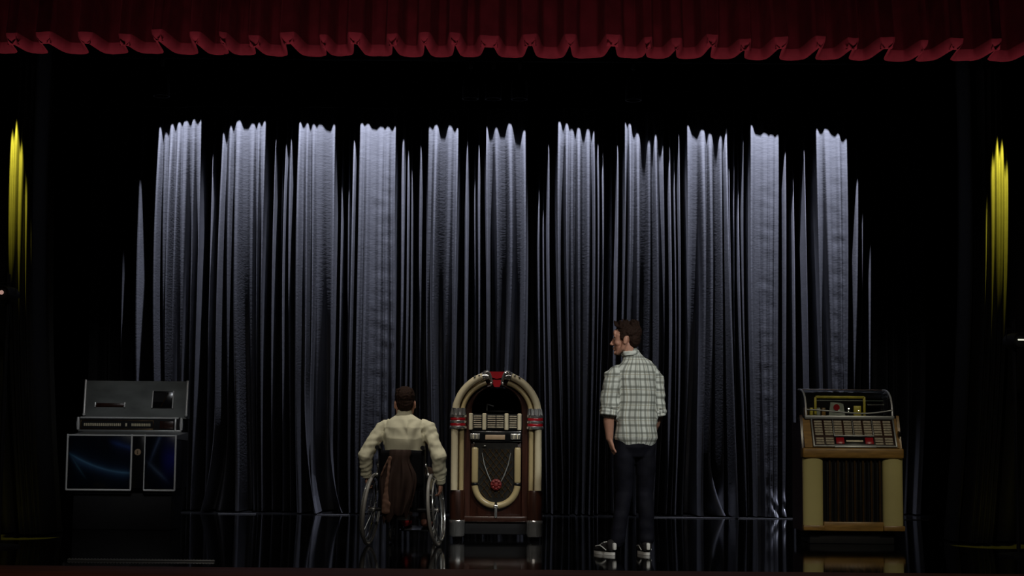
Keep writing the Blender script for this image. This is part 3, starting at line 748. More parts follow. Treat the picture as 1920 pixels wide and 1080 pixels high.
# ------------------------------------------------------------------ jukebox with pilasters and a glass hood
def hood_jukebox():
    p = on_floor(1601, 1021); K = 2880 / p.y
    U = lambda px: (px - 1601) / K
    Z = lambda py: (1021 - py) / K
    t = empty('glass_hood_jukebox', (p.x, p.y, 0))
    tag(t, 'brown jukebox with pale yellow pilasters, title panel and curved glass hood', 'jukebox')
    W = 0.425
    zs0, zs1 = Z(862), Z(843)             # brown shelf under the title panel
    panel_a = Vector((0, -0.005, zs1 + 0.005)); panel_b = Vector((0, 0.135, Z(790) + 0.012))
    D_ = 0.50
    side = [(0.03, 0.108), (0.03, zs1), (0.125, Z(786)), (0.135, Z(782)), (0.165, 1.11), (0.23, 1.18), (0.33, 1.235), (D_ - 0.03, 1.27), (D_, 1.24), (D_, 0.108)]
    for sgn in (-1, 1):
        prof = side if sgn < 0 else side
        low = [q for q in side[:4]] + [(0.20, 1.05), (D_, 1.05), (D_, 0.108)]
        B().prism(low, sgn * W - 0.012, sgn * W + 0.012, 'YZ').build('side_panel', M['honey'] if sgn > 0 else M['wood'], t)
    B().box((0, 0.26, 0.44), (2 * W - 0.03, D_ - 0.10, 0.66), 0.003).build('cabinet', M['darkwood'], t)
    B().box((0, D_ - 0.01, 0.58), (2 * W - 0.02, 0.02, 0.94), 0.003).build('back_panel', M['darkwood'], t)
    B().box((0, 0.27, 0.055), (0.74, 0.40, 0.11), 0.01).build('plinth', M['blackmatte'], t)
    # pilasters with a bulging face
    for px0, px1 in ((1508, 1546), (1657, 1695)):
        c = (U(px0) + U(px1)) / 2; hw = (U(px1) - U(px0)) / 2
        poly = [(c - hw, 0.05)] + [(c + hw * math.sin(R(a)), 0.035 - 0.045 * math.cos(R(a))) for a in range(-90, 91, 10)] + [(c + hw, 0.05)]
        B().prism(poly, Z(996), zs0 + 0.003, 'XY').build('pilaster', M['maple'], t)
        b = B(); b.box((c, 0.012, Z(991)), (2 * hw + 0.008, 0.07, 0.045), 0.008); b.build('pilaster_foot', M['honey'], t)
    # grille of upright bars
    g0, g1 = U(1547), U(1656)
    B().box(((g0 + g1) / 2, 0.055, (zs0 + 0.13) / 2), (g1 - g0, 0.02, zs0 - 0.13), 0.002).build('grille_back', M['blackmatte'], t)
    n = 14
    for k in range(n):
        x = g0 + (g1 - g0) * (k + 0.5) / n
        B().tube([(x, 0.030, Z(981)), (x, 0.030, zs0 + 0.002)], 0.0105, 10).build('grille_bar', M['bronze'] if k % 2 else M['blackgloss'], t)
    B().box(((g0 + g1) / 2, 0.020, Z(988)), (g1 - g0 + 0.01, 0.05, Z(980) - Z(997)), 0.008).build('bottom_rail', M['honey'], t)
    # shelf
    b = B(); b.box((0, 0.035, (zs0 + zs1) / 2), (2 * W + 0.03, 0.12, zs1 - zs0), 0.014, None, 3); b.build('shelf', M['honey'], t)
    # tilted title panel
    e = empty('title_panel', (0, 0, 0)); e.parent = t
    dv = (panel_b - panel_a); Lp = dv.length; tilt = math.atan2(dv.y, dv.z)
    e.location = panel_a; e.rotation_euler = (-tilt, 0, 0)
    x0, x1 = U(1527), U(1684); Wp = x1 - x0; cx = (x0 + x1) / 2
    B().box((cx, 0.02, Lp / 2), (Wp, 0.03, Lp), 0.004).build('panel_back', M['darkwood'], e)
    b = B()
    for sx_ in (-1, 1): b.box((cx + sx_ * (Wp / 2 - 0.008), -0.002, Lp / 2), (0.016, 0.03, Lp), 0.005)
    b.box((cx, -0.002, 0.008), (Wp, 0.03, 0.014), 0.005); b.box((cx, -0.002, Lp - 0.008), (Wp, 0.03, 0.016), 0.005)
    b.build('panel_frame', M['brushed'], e)
    def col(k): return x0 + 0.022 + (Wp - 0.044) * (k + 0.5) / 8
    cw = (Wp - 0.044) / 8
    for k in range(8):
        b = B()
        for r_ in range(6):
            z = Lp * 0.40 + (Lp * 0.52) * (r_ + 0.5) / 6
            b.box((col(k), 0.001, z), (cw * 0.80, 0.01, Lp * 0.52 / 6 * 0.78), 0.0015, None, 1)
        tag(b.build('title_cards', M['titles'], e), kind='stuff')
        if k in (0, 1, 6, 7):
            b = B()
            for r_ in range(3):
                z = Lp * 0.09 + (Lp * 0.25) * (r_ + 0.5) / 3
                b.box((col(k), 0.001, z), (cw * 0.80, 0.01, Lp * 0.25 / 3 * 0.78), 0.0015, None, 1)
            tag(b.build('title_cards', M['titles'], e), kind='stuff')
    for k in (2, 4, 6): B().box((x0 + 0.022 + cw * k, -0.002, Lp * 0.66), (0.008, 0.014, Lp * 0.56), 0.003).build('divider', M['brushed'], e)
    b = B(); b.box((cx, -0.004, Lp * 0.385), (cw * 4.1, 0.016, 0.014), 0.004); b.build('selector_rail', M['brushed'], e)
    b = B(); b.box((cx, -0.004, Lp * 0.03), (cw * 4.3, 0.03, 0.03), 0.008); b.build('chrome_lip', M['brushed'], e)
    B().box((cx, 0.0, Lp * 0.21), (cw * 4.0, 0.01, Lp * 0.29), 0.003).build('selector_plate', M['blackgloss'], e)
    for sx_ in (-1, 1): B().box((cx + sx_ * cw * 1.48, -0.006, Lp * 0.21), (cw * 0.85, 0.02, Lp * 0.22), 0.006).build('red_button', M['redplastic'], e)
    B().box((cx, -0.006, Lp * 0.20), (cw * 1.75, 0.016, 0.018), 0.006).build('light_bar', M['ivory'], e)
    for sgn in (-1, 1):
        xa, xb = (-(W - 0.01), x0 + 0.002) if sgn < 0 else (x1 - 0.002, W - 0.01)
        B().prism([(panel_a.y + 0.004, panel_a.z), (panel_b.y + 0.004, panel_b.z), (0.30, panel_b.z), (0.30, panel_a.z)], xa, xb, 'YZ').build('cheek', M['honey'], t)
    B().box((W - 0.005, 0.05, Z(816)), (0.02, 0.06, 0.05), 0.006).build('coin_slot', M['blackgloss'], t)
    # chrome sill and the hood above it
    zh = Z(786)
    B().box((U(1601), 0.125, zh), (2 * W - 0.06, 0.035, 0.034), 0.008).build('chrome_sill', M['brushed'], t)
    hp = [(0.128, zh + 0.015), (0.134, zh + 0.06), (0.150, zh + 0.12), (0.182, zh + 0.175), (0.235, zh + 0.215), (0.31, zh + 0.238), (0.40, zh + 0.248), (D_ - 0.02, zh + 0.250)]
    for sgn in (-1, 1):
        b = B(); b.tube([(sgn * (W - 0.045), y, z) for y, z in hp], 0.0085, 10); b.build('hood_rail', M['aluminium'], t)
        b = B(); b.prism(hp + [(D_ - 0.02, zh)], sgn * (W - 0.05) - 0.004, sgn * (W - 0.05) + 0.004, 'YZ'); b.build('hood_side', M['glass'], t)
    B().tube([(-(W - 0.045), hp[-1][0], hp[-1][1]), (W - 0.045, hp[-1][0], hp[-1][1])], 0.007, 8).build('hood_top_rail', M['chrome'], t)
    B().tube([(-(W - 0.045) + (2 * W - 0.09) * i / 12, 0.131 + 0.006 * math.sin(i), zh + 0.066 - 0.030 * math.sin(PI * min(1, i / 12) ** 1.6)) for i in range(13)], 0.0075, 8).build('hood_reflection', M['brushed'], t)  # wavy reflection on the hood glass, modelled as a bright tube
    b = B(); vs = [[b.bm.verts.new((s * (W - 0.052), y, z)) for y, z in hp] for s in (-1, 1)]
    for i in range(len(hp) - 1): b.bm.faces.new((vs[0][i], vs[1][i], vs[1][i + 1], vs[0][i + 1]))
    gl = b.build('hood_glass', M['glass'], t); sd = gl.modifiers.new('t', 'SOLIDIFY'); sd.thickness = 0.003
    # what shows under the glass
    B().box((0, 0.30, zh - 0.01), (2 * W - 0.06, 0.34, 0.02), 0.003).build('deck', M['darkwood'], t)
    B().box((0, D_ - 0.035, zh + 0.12), (2 * W - 0.12, 0.01, 0.24), 0.002).build('rear_liner', M['blackmatte'], t)
    fx0, fx1 = U(1541), U(1634); fz0, fz1 = zh + 0.005, zh + 0.180
    b = B()
    b.box(((fx0 + fx1) / 2, 0.22, fz1), (fx1 - fx0, 0.02, 0.024), 0.004); b.box((fx0, 0.22, (fz0 + fz1) / 2), (0.022, 0.02, fz1 - fz0), 0.004); b.box((fx1, 0.22, (fz0 + fz1) / 2), (0.022, 0.02, fz1 - fz0 + 0.01), 0.004)
    b.build('yellow_frame', M['gold'], t)
    b = B(); b.prism([(U(1568), fz0), (U(1600), fz0), (U(1596), fz0 + 0.115), (U(1590), fz0 + 0.125), (U(1572), fz0 + 0.13)], 0.26, 0.28); b.build('grey_card', M['grey_card'], t)
    b = B(); b.lathe([(0, -0.004), (0.028, -0.004), (0.028, 0.004), (0, 0.004)], (U(1583), 0.257, fz0 + 0.085), 20, axis='Y'); b.build('card_roundel', M['redplastic'], t)
    B().box((U(1623), 0.27, fz0 + 0.05), (0.07, 0.03, 0.10), 0.006).build('mechanism_plate', M['gold'], t)
    for k, px in enumerate((1524, 1535, 1548, 1558)):
        B().box((U(px), 0.27, fz0 + 0.04), (0.034, 0.06, 0.08), 0.006).build('mechanism_block', (M['honey'], M['gold'], M['grey_card'], M['honey'])[k], t)
    B().tube([(U(1545), 0.33, zh + 0.150), (U(1676), 0.33, zh + 0.150)], 0.005, 8).build('carriage_rail', M['brushed'], t)
    b = B()
    for k in range(12): b.lathe([(0, -0.001), (0.085, -0.001), (0.085, 0.001), (0, 0.001)], (U(1644) + 0.013 * k, 0.37, zh + 0.095), 20, axis='X')
    tag(b.build('record_rack', M['blackgloss'], t), kind='stuff')
    return t
hood_jukebox()

# ------------------------------------------------------------------ low console jukebox with printed glass front
def console_jukebox():
    p = on_floor(223.5, 994.6); K = 2880 / p.y
    U = lambda px: (px - 223.5) / K
    Zl = lambda py: 1 + (798 - (py + 6.3)) / K                       # on the front of the lower cabinet
    t = empty('console_jukebox', (p.x, p.y, 0))
    tag(t, 'low console jukebox with dark blue printed front and grey metal lid', 'jukebox')
    zb, zt = Zl(917.5), Zl(814)
    B().box((0, 0.30, 0.20), (0.92, 0.44, 0.40), 0.01).build('kick_base', M['blackmatte'], t)
    B().box((0, 0.30, (zb + zt) / 2), (0.985, 0.58, zt - zb - 0.01), 0.006).build('cabinet', M['blackgloss'], t)
    def panel(px0, px1, name, m):
        o = B().box(((U(px0) + U(px1)) / 2, 0.004, (zb + zt) / 2), (U(px1) - U(px0), 0.012, zt - zb - 0.03), 0.003).build(name, m, t)
        return o
    panel(125, 241, 'printed_panel', M['swirl']); panel(267, 322, 'printed_panel', M['swirl'])
    panel(243, 265, 'center_panel', M['blackgloss'])
    b = B(); b.lathe([(0.010, -0.010), (0.030, -0.008), (0.030, 0.004), (0.0, 0.004)], (U(254), -0.004, Zl(847)), 22, axis='Y'); b.build('badge', M['tan'], t)
    b = B(); b.box((U(254), -0.008, Zl(847)), (0.012, 0.012, 0.034), 0.003); b.build('badge_bar', M['blackgloss'], t)
    for px in (122.5, 242, 266.5, 324):
        thick = 0.009 if px != 266.5 else 0.006
        B().tube([(U(px), -0.004, zb), (U(px), -0.004, zt)], thick, 10).build('front_trim', M['aluminium'], t)
    for a_, b_ in ((122.5, 242), (266.5, 324)):
        B().tube([(U(a_), -0.004, zb), (U(b_), -0.004, zb)], 0.010, 10).build('bottom_trim', M['aluminium'], t)
    # sloping ledge back to the key panel
    yb = 0.53; Kb = 2880 / (p.y + yb)
    Ub = lambda px: (px - 960) / Kb - p.x
    Zb = lambda py: 1 + (798 - (py + 6.0)) / Kb
    hw0 = (U(324) - U(122)) / 2
    zk0, zk1 = Zb(810), Zb(783)
    b = B()
    v = [(-hw0, 0.0, zt - 0.012), (hw0, 0.0, zt - 0.012), (hw0, yb, zk0), (-hw0, yb, zk0), (-hw0, 0.0, zt - 0.04), (hw0, 0.0, zt - 0.04), (hw0, yb, zt - 0.06), (-hw0, yb, zt - 0.06)]
    q = [b.bm.verts.new(x) for x in v]
    for f in ((0, 1, 2, 3), (4, 5, 6, 7), (0, 1, 5, 4), (1, 2, 6, 5), (2, 3, 7, 6), (3, 0, 4, 7)): b.bm.faces.new([q[i] for i in f])
    b.build('ledge', M['brushed'], t)
    B().tube([(-hw0, -0.002, zt - 0.012), (hw0, -0.002, zt - 0.012)], 0.008, 8).build('ledge_trim', M['aluminium'], t)
    k0, k1 = Ub(153), Ub(346); kc = (k0 + k1) / 2
    B().box((kc, yb + 0.05, (zk0 + zk1) / 2), (k1 - k0, 0.12, zk1 - zk0), 0.008).build('key_panel', M['blackmatte'], t)
    B().tube([(k0 + 0.02, yb - 0.012, zk1 - 0.004), (Ub(340), yb - 0.012, zk1 - 0.004)], 0.009, 8).build('panel_top_trim', M['aluminium'], t)
    B().box((kc, yb - 0.008, zk0 + 0.010), (k1 - k0, 0.02, 0.022), 0.005).build('panel_bottom_trim', M['brushed'], t)
    fx0, fx1, fz0, fz1 = Ub(158), Ub(293), Zb(804.5), Zb(789)
    b = B()
    for z in (fz0, fz1): b.box(((fx0 + fx1) / 2, yb - 0.012, z), (fx1 - fx0, 0.01, 0.006), 0.002)
    for x in (fx0, fx1): b.box((x, yb - 0.012, (fz0 + fz1) / 2), (0.006, 0.01, fz1 - fz0), 0.002)
    b.build('key_frame', M['bronze'], t)
    zk = (fz0 + fz1) / 2
    for a_, b_, n_ in ((163, 233, 20), (252, 288, 11)):
        for i in range(n_):
            x = Ub(a_ + (b_ - a_) * (i + 0.5) / n_)
            B().box((x, yb - 0.014, zk), (0.0125, 0.012, 0.028), 0.003, None, 1).build('key', M['ivory'], t)
    B().box((Ub(242.5), yb - 0.014, zk), (0.018, 0.012, 0.03), 0.003).build('reset_key', M['ivory'], t)
    B().box((Ub(318), yb - 0.010, zk), (Ub(331) - Ub(305), 0.012, 0.075), 0.004).build('coin_plate', M['darkwood'], t)
    B().box((Ub(334.5), yb - 0.014, zk), (0.016, 0.02, zk1 - zk0 - 0.02), 0.005).build('coin_trim', M['aluminium'], t)
    for x in (k0, k1 - 0.004):
        b = B(); b.tube([(x, yb - 0.012, zk0 + 0.02), (x, yb - 0.016, (zk0 + zk1) / 2), (x, yb - 0.012, zk1)], [0.013, 0.017, 0.013], 12); b.build('end_cap', M['aluminium'], t)
    # lid
    l0, l1 = Ub(161.5), Ub(352.5); lc = (l0 + l1) / 2; lz0, lz1 = Zb(779), Zb(714.5)
    sl = lambda z: yb + 0.03 + (z - lz0) * 0.10
    B().prism([(yb + 0.03, lz0 - 0.03), (sl(lz1), lz1), (sl(lz1) + 0.05, lz1), (yb + 0.20, lz0 - 0.03)], l0, l1, 'YZ').build('lid', M['lid'], t)
    for x in (l0, l1):
        b = B(); b.tube([(x, sl(lz0) - 0.012, lz0 - 0.005), (x, sl(lz1) - 0.012, lz1 + 0.008)], 0.0115, 10); b.sph((x, sl(lz0) - 0.014, lz0 + 0.004), 0.016, 12); b.build('lid_rail', M['aluminium'], t)
    def on_lid(px0, px1, py0, py1, d, bev=0.003):
        x_0, x_1, z0, z1 = Ub(px0), Ub(px1), Zb(py1), Zb(py0); zc = (z0 + z1) / 2
        return B().box(((x_0 + x_1) / 2, sl(zc) - d / 2 + 0.004, zc), (x_1 - x_0, d, z1 - z0), bev, Quaternion((1, 0, 0), -math.atan(0.10)))
    on_lid(182, 236, 756.5, 763.5, 0.014).build('slot_window', M['redplastic'] if False else M['darkwood'], t)
    for px in (181.5, 236.5): on_lid(px - 1.2, px + 1.2, 755, 764.5, 0.024, 0.002).build('slot_end', M['aluminium'], t)
    bd = on_lid(287, 326, 733.5, 765, 0.016).build('square_badge', M['blackgloss'], t)
    for px in (287.5, 326): 
        z0, z1 = Zb(765.5), Zb(733)
        B().tube([(Ub(px), sl(z0) - 0.012, z0), (Ub(px + 1), sl(z1) - 0.012, z1)], 0.0065, 8).build('badge_rail', M['aluminium'], bd)
    z0, z1 = Zb(763), Zb(736)
    b = B(); b.prism([(Ub(290), z0), (Ub(290), z1), (Ub(318), z1), (Ub(304), z0)], sl((z0 + z1) / 2) - 0.014, sl((z0 + z1) / 2) - 0.004); b.build('badge_wedge', M['blackmatte'], bd)
    B().tube([(Ub(304), sl(z0) - 0.013, z0), (Ub(318), sl(z1) - 0.014, z1)], 0.004, 6).build('badge_diagonal', M['bronze'], bd)
    return t
console_jukebox()
# ------------------------------------------------------------------ people
def hand(V, wrist, direc, palm_n, thumb_side, curl=0.35, s=1.0):
    """palm, four unequal bent fingers and a thumb leaving the side of the palm"""
    wrist = Vector(wrist); d = Vector(direc).normalized(); n = Vector(palm_n); n = (n - d * n.dot(d)).normalized()
    sd = Vector(thumb_side); sd = (sd - d * sd.dot(d) - n * sd.dot(n)).normalized()
    V.limb([wrist - d * 0.01, wrist + d * 0.03 * s, wrist + d * 0.065 * s, wrist + d * 0.088 * s], [(0.027 * s, 0.020 * s), (0.034 * s, 0.018 * s), (0.041 * s, 0.016 * s), (0.040 * s, 0.013 * s)], sd)
    for k, (off, ln) in enumerate(((0.032, 0.072), (0.0105, 0.080), (-0.011, 0.074), (-0.031, 0.058))):
        p = wrist + d * (0.080 + (0.006 if k in (1, 2) else 0)) * s + sd * off * s
        fd = (d + sd * off * 2.2).normalized(); pts = [p]; a = curl * (0.45 + 0.12 * k)
        for seg in (0.45, 0.32, 0.23):
            dd = fd * math.cos(a) + n * math.sin(a)
            p = p + dd * ln * seg * s; pts.append(p); a += curl * 0.9
        V.limb(pts, [0.0098 * s, 0.0090 * s, 0.0083 * s, 0.0070 * s], sd, 10)
    b0 = wrist + d * 0.022 * s + sd * 0.026 * s
    V.limb([b0, b0 + (sd * 0.75 + d * 0.65 + n * 0.25) * 0.036 * s, b0 + (sd * 0.55 + d * 1.0 + n * 0.4) * 0.058 * s, b0 + (sd * 0.42 + d * 1.1 + n * 0.55) * 0.075 * s], [0.015 * s, 0.0115 * s, 0.0100 * s, 0.0080 * s], n, 10)

def head(V, H, c, fwd, up=(0, 0, 1), s=1.0):
    """skin volumes into V, hair volumes into H"""
    c = Vector(c); f = Vector(fwd).normalized(); u = Vector(up); u = (u - f * u.dot(f)).normalized(); sd = f.cross(u)
    q = Matrix((sd, f, u)).transposed().to_quaternion()
    P = lambda a, b_, e: c + (sd * a + f * b_ + u * e) * s
    E = lambda W, a, b_, e, r, rot=None: W.ell(P(a, b_, e), tuple(x * s for x in r), (q @ rot) if rot else q)
    E(V, 0, -0.016, 0.036, (0.074, 0.094, 0.084))
    V.limb([P(0, 0.040, 0.03), P(0, 0.046, -0.02), P(0, 0.052, -0.065), P(0, 0.058, -0.098)], [(0.064 * s, 0.052 * s), (0.060 * s, 0.048 * s), (0.046 * s, 0.040 * s), (0.026 * s, 0.026 * s)], sd)
    for k in (-1, 1):
        V.limb([P(k * 0.057, -0.004, -0.03), P(k * 0.050, 0.014, -0.072), P(k * 0.022, 0.062, -0.106)], [0.020 * s, 0.020 * s, 0.017 * s], sd, 12)
        E(V, k * 0.038, 0.056, -0.030, (0.026, 0.026, 0.026))                         # cheek
        E(V, k * 0.078, -0.012, -0.012, (0.009, 0.019, 0.033), Quaternion((1, 0, 0), R(12)))   # ear
        E(V, k * 0.081, -0.006, -0.030, (0.007, 0.010, 0.014))
        E(V, k * 0.030, 0.075, 0.021, (0.027, 0.013, 0.011))                          # brow
    E(V, 0, 0.076, 0.045, (0.055, 0.020, 0.034))
    V.limb([P(0, 0.088, 0.012), P(0, 0.102, -0.012), P(0, 0.118, -0.034)], [(0.008 * s, 0.010 * s), (0.010 * s, 0.011 * s), (0.012 * s, 0.010 * s)], sd, 10)
    E(V, 0, 0.104, -0.040, (0.018, 0.014, 0.008))
    E(V, 0, 0.092, -0.064, (0.024, 0.013, 0.007)); E(V, 0, 0.089, -0.077, (0.021, 0.013, 0.008))
    E(V, 0, 0.080, -0.104, (0.022, 0.019, 0.017))
    eyes = [P(k * 0.031, 0.074, 0.0) for k in (-1, 1)]
    # hair
    E(H, 0, -0.030, 0.052, (0.081, 0.098, 0.082)); E(H, 0, -0.064, 0.000, (0.068, 0.052, 0.072))
    for k in (-1, 1): E(H, k * 0.066, 0.004, 0.026, (0.014, 0.030, 0.044)); 
    return P, eyes, q

def fin_tip_hair(H, P, s, rnd, n, hmin, hmax):
    for i in range(n):
        a = rnd.uniform(-1, 1); b_ = rnd.uniform(-0.10, 0.055)
        x = a * 0.058; z = 0.115 + 0.006 * (1 - a * a) - abs(b_ + 0.02) * 0.12
        h = rnd.uniform(hmin, hmax)
        H.limb([P(x, b_, z - 0.02), P(x * 1.1, b_ + rnd.uniform(-0.008, 0.012), z + h * 0.5), P(x * 1.15 + rnd.uniform(-0.008, 0.008), b_ + rnd.uniform(-0.01, 0.02), z + h)], [0.016, 0.011, 0.005], (1, 0, 0), 8)

def capsule_param(p, segs):
    """nearest limb axis: (distance, index, along, around)"""
    best = None
    for i, (a, b_, r_) in enumerate(segs):
        ab = b_ - a; t = max(0, min(1, (p - a).dot(ab) / ab.length_squared)); q = a + ab * t
        d = (p - q).length - r_
        if best is None or d < best[0]: best = (d, i, t, p - q, ab)
    return best

# ---- the standing man
def standing_man():
    p0 = on_floor(1185, 1040.5); K = 2880 / p0.y
    X = lambda px: (px - 1185) / K
    Z = lambda py: (1040.5 - py) / K
    t = empty('standing_man', (p0.x, p0.y, 0))
    tag(t, 'man standing in untucked plaid shirt and black jeans, head turned in profile', 'person')
    V = Vol(); H = Vol()
    yaw = R(16); rot = Matrix.Rotation(yaw, 3, 'Z')
    sL, sR = Vector((-0.150, -0.045, 1.425)), Vector((0.188, 0.045, 1.415))
    eL, wL = Vector((-0.185, -0.075, 1.115)), Vector((-0.180, -0.03, 0.905))
    eR, wR = Vector((0.218, 0.055, 1.115)), Vector((0.165, 0.20, 0.935))
    hipL, hipR = Vector((-0.050, -0.02, 0.90)), Vector((0.095, 0.02, 0.90))
    kL, kR = Vector((-0.060, 0.005, 0.49)), Vector((0.105, 0.035, 0.49))
    aL, aR = Vector((-0.118, -0.02, 0.085)), Vector((0.118, 0.02, 0.085))
    sd = rot @ Vector((1, 0, 0))
    # body under the clothes
    V.limb([(0.022, 0, 0.90), (0.022, 0, 1.05), (0.02, 0, 1.2), (0.015, 0, 1.35), (0.012, 0, 1.45), (0.0, 0.0, 1.51)], [(0.155, 0.105), (0.145, 0.10), (0.15, 0.10), (0.155, 0.098), (0.13, 0.08), (0.07, 0.055)], sd, 20)
    V.limb([sL + Vector((0.01, 0, -0.03)), eL + Vector((0, 0, 0.01)), (eL + wL) / 2 + Vector((-0.006, 0, 0.03)), wL], [0.042, 0.042, 0.042, 0.029], (1, 0, 0))
    V.limb([sR + Vector((-0.01, 0, -0.03)), eR, (eR + wR) / 2, wR], [0.046, 0.042, 0.040, 0.029], (1, 0, 0))
    hand(V, wL, (0.30, 0.10, -1), (0.9, 0.25, 0.2), (0.3, 0.95, 0), 0.30, 1.0)
    hand(V, wR, (-0.5, 0.35, -0.7), (-0.6, -0.3, 0), (0, 0.8, 0.6), 0.5, 0.95)
    for h_, k_, a_ in ((hipL, kL, aL), (hipR, kR, aR)): V.limb([h_, k_, k_ * 0.5 + a_ * 0.5 + Vector((0, -0.012, 0.03)), a_], [0.072, 0.053, 0.050, 0.038], sd)
    # neck and head, looking to the left over the shoulder
    hc = Vector((-0.052, -0.005, 1.690)); fwd = Vector((-0.965, 0.262, -0.03))
    V.limb([(-0.008, -0.004, 1.47), (-0.020, -0.004, 1.56), (-0.044, -0.008, 1.645)], [0.062, 0.055, 0.055], sd)
    P, eyes, q = head(V, H, hc, fwd, (0, 0, 1), 1.03)
    rnd = random.Random(4)
    fin_tip_hair(H, P, 1, rnd, 46, 0.018, 0.036)
    for i in range(9): 
        a = -0.055 + 0.11 * i / 8
        H.limb([P(a, 0.045, 0.095), P(a, 0.068, 0.118), P(a * 0.95, 0.078, 0.140)], [0.016, 0.012, 0.005], (1, 0, 0), 8)
    body = V.grow('body', M['skin'], t, 0.0042, 3)
    for k in range(2): B().sph(eyes[k], 0.0125, 12).build('eye', M['eye'], body)
    H.grow('hair', M['hair'], t, 0.0045, 1, lambda p, n: 0.005 * noise.noise(p * 60))
    # shirt
    S = Vol()
    hz = Z(828)
    S.limb([(0.030, 0.0, hz + 0.02), (0.030, 0, 1.00), (0.028, 0, 1.14), (0.026, 0, 1.28), (0.022, 0, 1.40), (0.018, 0, 1.455), (0.012, 0, 1.495), (0.004, 0.0, 1.530), (-0.008, 0, 1.575)],
           [(0.180, 0.135), (0.178, 0.128), (0.174, 0.122), (0.184, 0.125), (0.192, 0.118), (0.180, 0.104), (0.145, 0.090), (0.092, 0.074), (0.066, 0.062)], sd, 28)
    S.limb([sL + Vector((0.03, 0.01, 0.005)), sL + Vector((-0.012, -0.005, -0.03)), (sL + eL) / 2 + Vector((-0.014, 0, 0)), eL + Vector((-0.004, 0, 0.005))], [0.058, 0.064, 0.065, 0.064], (1, 0, 0), 20)
    S.limb([sR + Vector((-0.03, -0.01, 0.005)), sR + Vector((0.004, 0.004, -0.03)), (sR + eR) / 2, eR + Vector((-0.008, 0, 0.01))], [0.057, 0.062, 0.060, 0.058], (1, 0, 0), 20)
    axis = [(Vector((0.03, 0, 0.85)), Vector((0.015, 0, 1.47)), 0.150), (sL + Vector((0, 0, -0.02)), eL, 0.066), (sR + Vector((0, 0, -0.02)), eR, 0.064)]
    def shirt_fold(p, n):
        d, i, u_, off, ab = capsule_param(p, axis)
        if i == 0:
            k = (0.5 + 0.5 * math.tanh((1.46 - p.z) * 12)) * (1 - abs(n.z)) ** 2 * max(0.0, min(1.0, (p.z - 0.895) / 0.10))
            lx = p.x + 0.30 * (p.z - 1.15) * (0.35 if p.x > 0.03 else -0.2)
            w_ = math.sin(lx * 62 + 2.2 * noise.noise(Vector((p.x * 5, 0, p.z * 3)))) * 0.0095 + math.sin(lx * 27 + 1.0) * 0.0085
            lo = max(0.0, (1.02 - p.z) / 0.15)
            return k * (w_ + 0.007 * noise.noise(Vector((p.x * 9, p.y * 9, p.z * 5 + 3))))
        return 0.0022 * math.sin(u_ * 25 + off.x * 40 + 6 * noise.noise(p * 6)) + 0.012 * noise.noise(p * 12) + 0.006 * noise.noise(p * 26)
    shirt = S.grow('shirt', M['plaid'], t, 0.0062, 3, shirt_fold)
    me = shirt.data
    # thread coordinates: the weave follows the trunk and each sleeve
    a_ = me.attributes.new('plaid', 'FLOAT_VECTOR', 'POINT'); arr = np.zeros((len(me.vertices), 3), 'f')
    inv = rot.inverted()
    for v in me.vertices:
        d, i, u_, off, ab = capsule_param(v.co, axis)
        if i == 0:
            l = inv @ Vector((v.co.x - 0.026, v.co.y, 0)); arr[v.index] = (math.atan2(l.x, -l.y) * 0.165 + 0.006 * math.sin(v.co.z * 19), v.co.z, 0)
        else:
            l = inv @ Vector((off.x, off.y, 0)); arr[v.index] = (math.atan2(l.x, -l.y) * 0.066 + 0.02 * i, v.co.z + 0.02, 0)
    a_.data.foreach_set('vector', arr.ravel())
    # rolled cuffs and collar
    def roll(name, c, ax, r_, m, h=0.05, tk=0.012):
        W = Vol(); ax = Vector(ax).normalized(); o1 = ax.orthogonal().normalized(); o2 = ax.cross(o1); c = Vector(c)
        for lv in (-0.5, 0.0, 0.5):
            pts = [c + ax * lv * h + (o1 * math.cos(2 * PI * i / 20) + o2 * math.sin(2 * PI * i / 20)) * (r_ + 0.004 * math.sin(5 * i + lv * 4)) for i in range(20)]
            W.tube(pts, tk * (1.15 if lv == 0 else 1), 8, True)
        o = W.grow(name, m, t, 0.0055, 2, lambda p, n: 0.006 * noise.noise(p * 24))
        b_ = o.data.attributes.new('plaid', 'FLOAT_VECTOR', 'POINT')
        ar = np.zeros((len(o.data.vertices), 3), 'f')
        for v in o.data.vertices: ar[v.index] = ((v.co - c).dot(o1) + (v.co - c).dot(o2) * 0.7, (v.co - c).dot(ax) + 0.013, 0)
        b_.data.foreach_set('vector', ar.ravel()); return o
    roll('rolled_cuff', eL + Vector((-0.005, 0, 0.002)), (eL - sL), 0.060, M['plaid'])
    roll('rolled_cuff', eR + Vector((-0.010, 0.004, 0.002)), (eR - sR), 0.054, M['plaid'])
    roll('collar', (-0.014, -0.004, 1.574), (-0.10, 0.05, 1), 0.065, M['plaid'], 0.026, 0.0085)
    # jeans
    J = Vol()
    J.limb([(0.026, 0, 0.84), (0.026, 0, 0.92), (0.026, 0, 1.0)], [(0.150, 0.115), (0.152, 0.112), (0.145, 0.105)], sd, 22)
    J.limb([hipL, (hipL + kL) / 2 + Vector((-0.008, -0.01, 0)), kL, (kL + aL) / 2 + Vector((0, -0.014, 0.02)), aL + Vector((0, 0, 0.02))], [0.088, 0.080, 0.066, 0.060, 0.056], sd, 18)
    J.limb([hipR, (hipR + kR) / 2 + Vector((0.006, -0.01, 0)), kR, (kR + aR) / 2 + Vector((0, -0.014, 0.02)), aR + Vector((0, 0, 0.02))], [0.088, 0.080, 0.067, 0.061, 0.057], sd, 18)
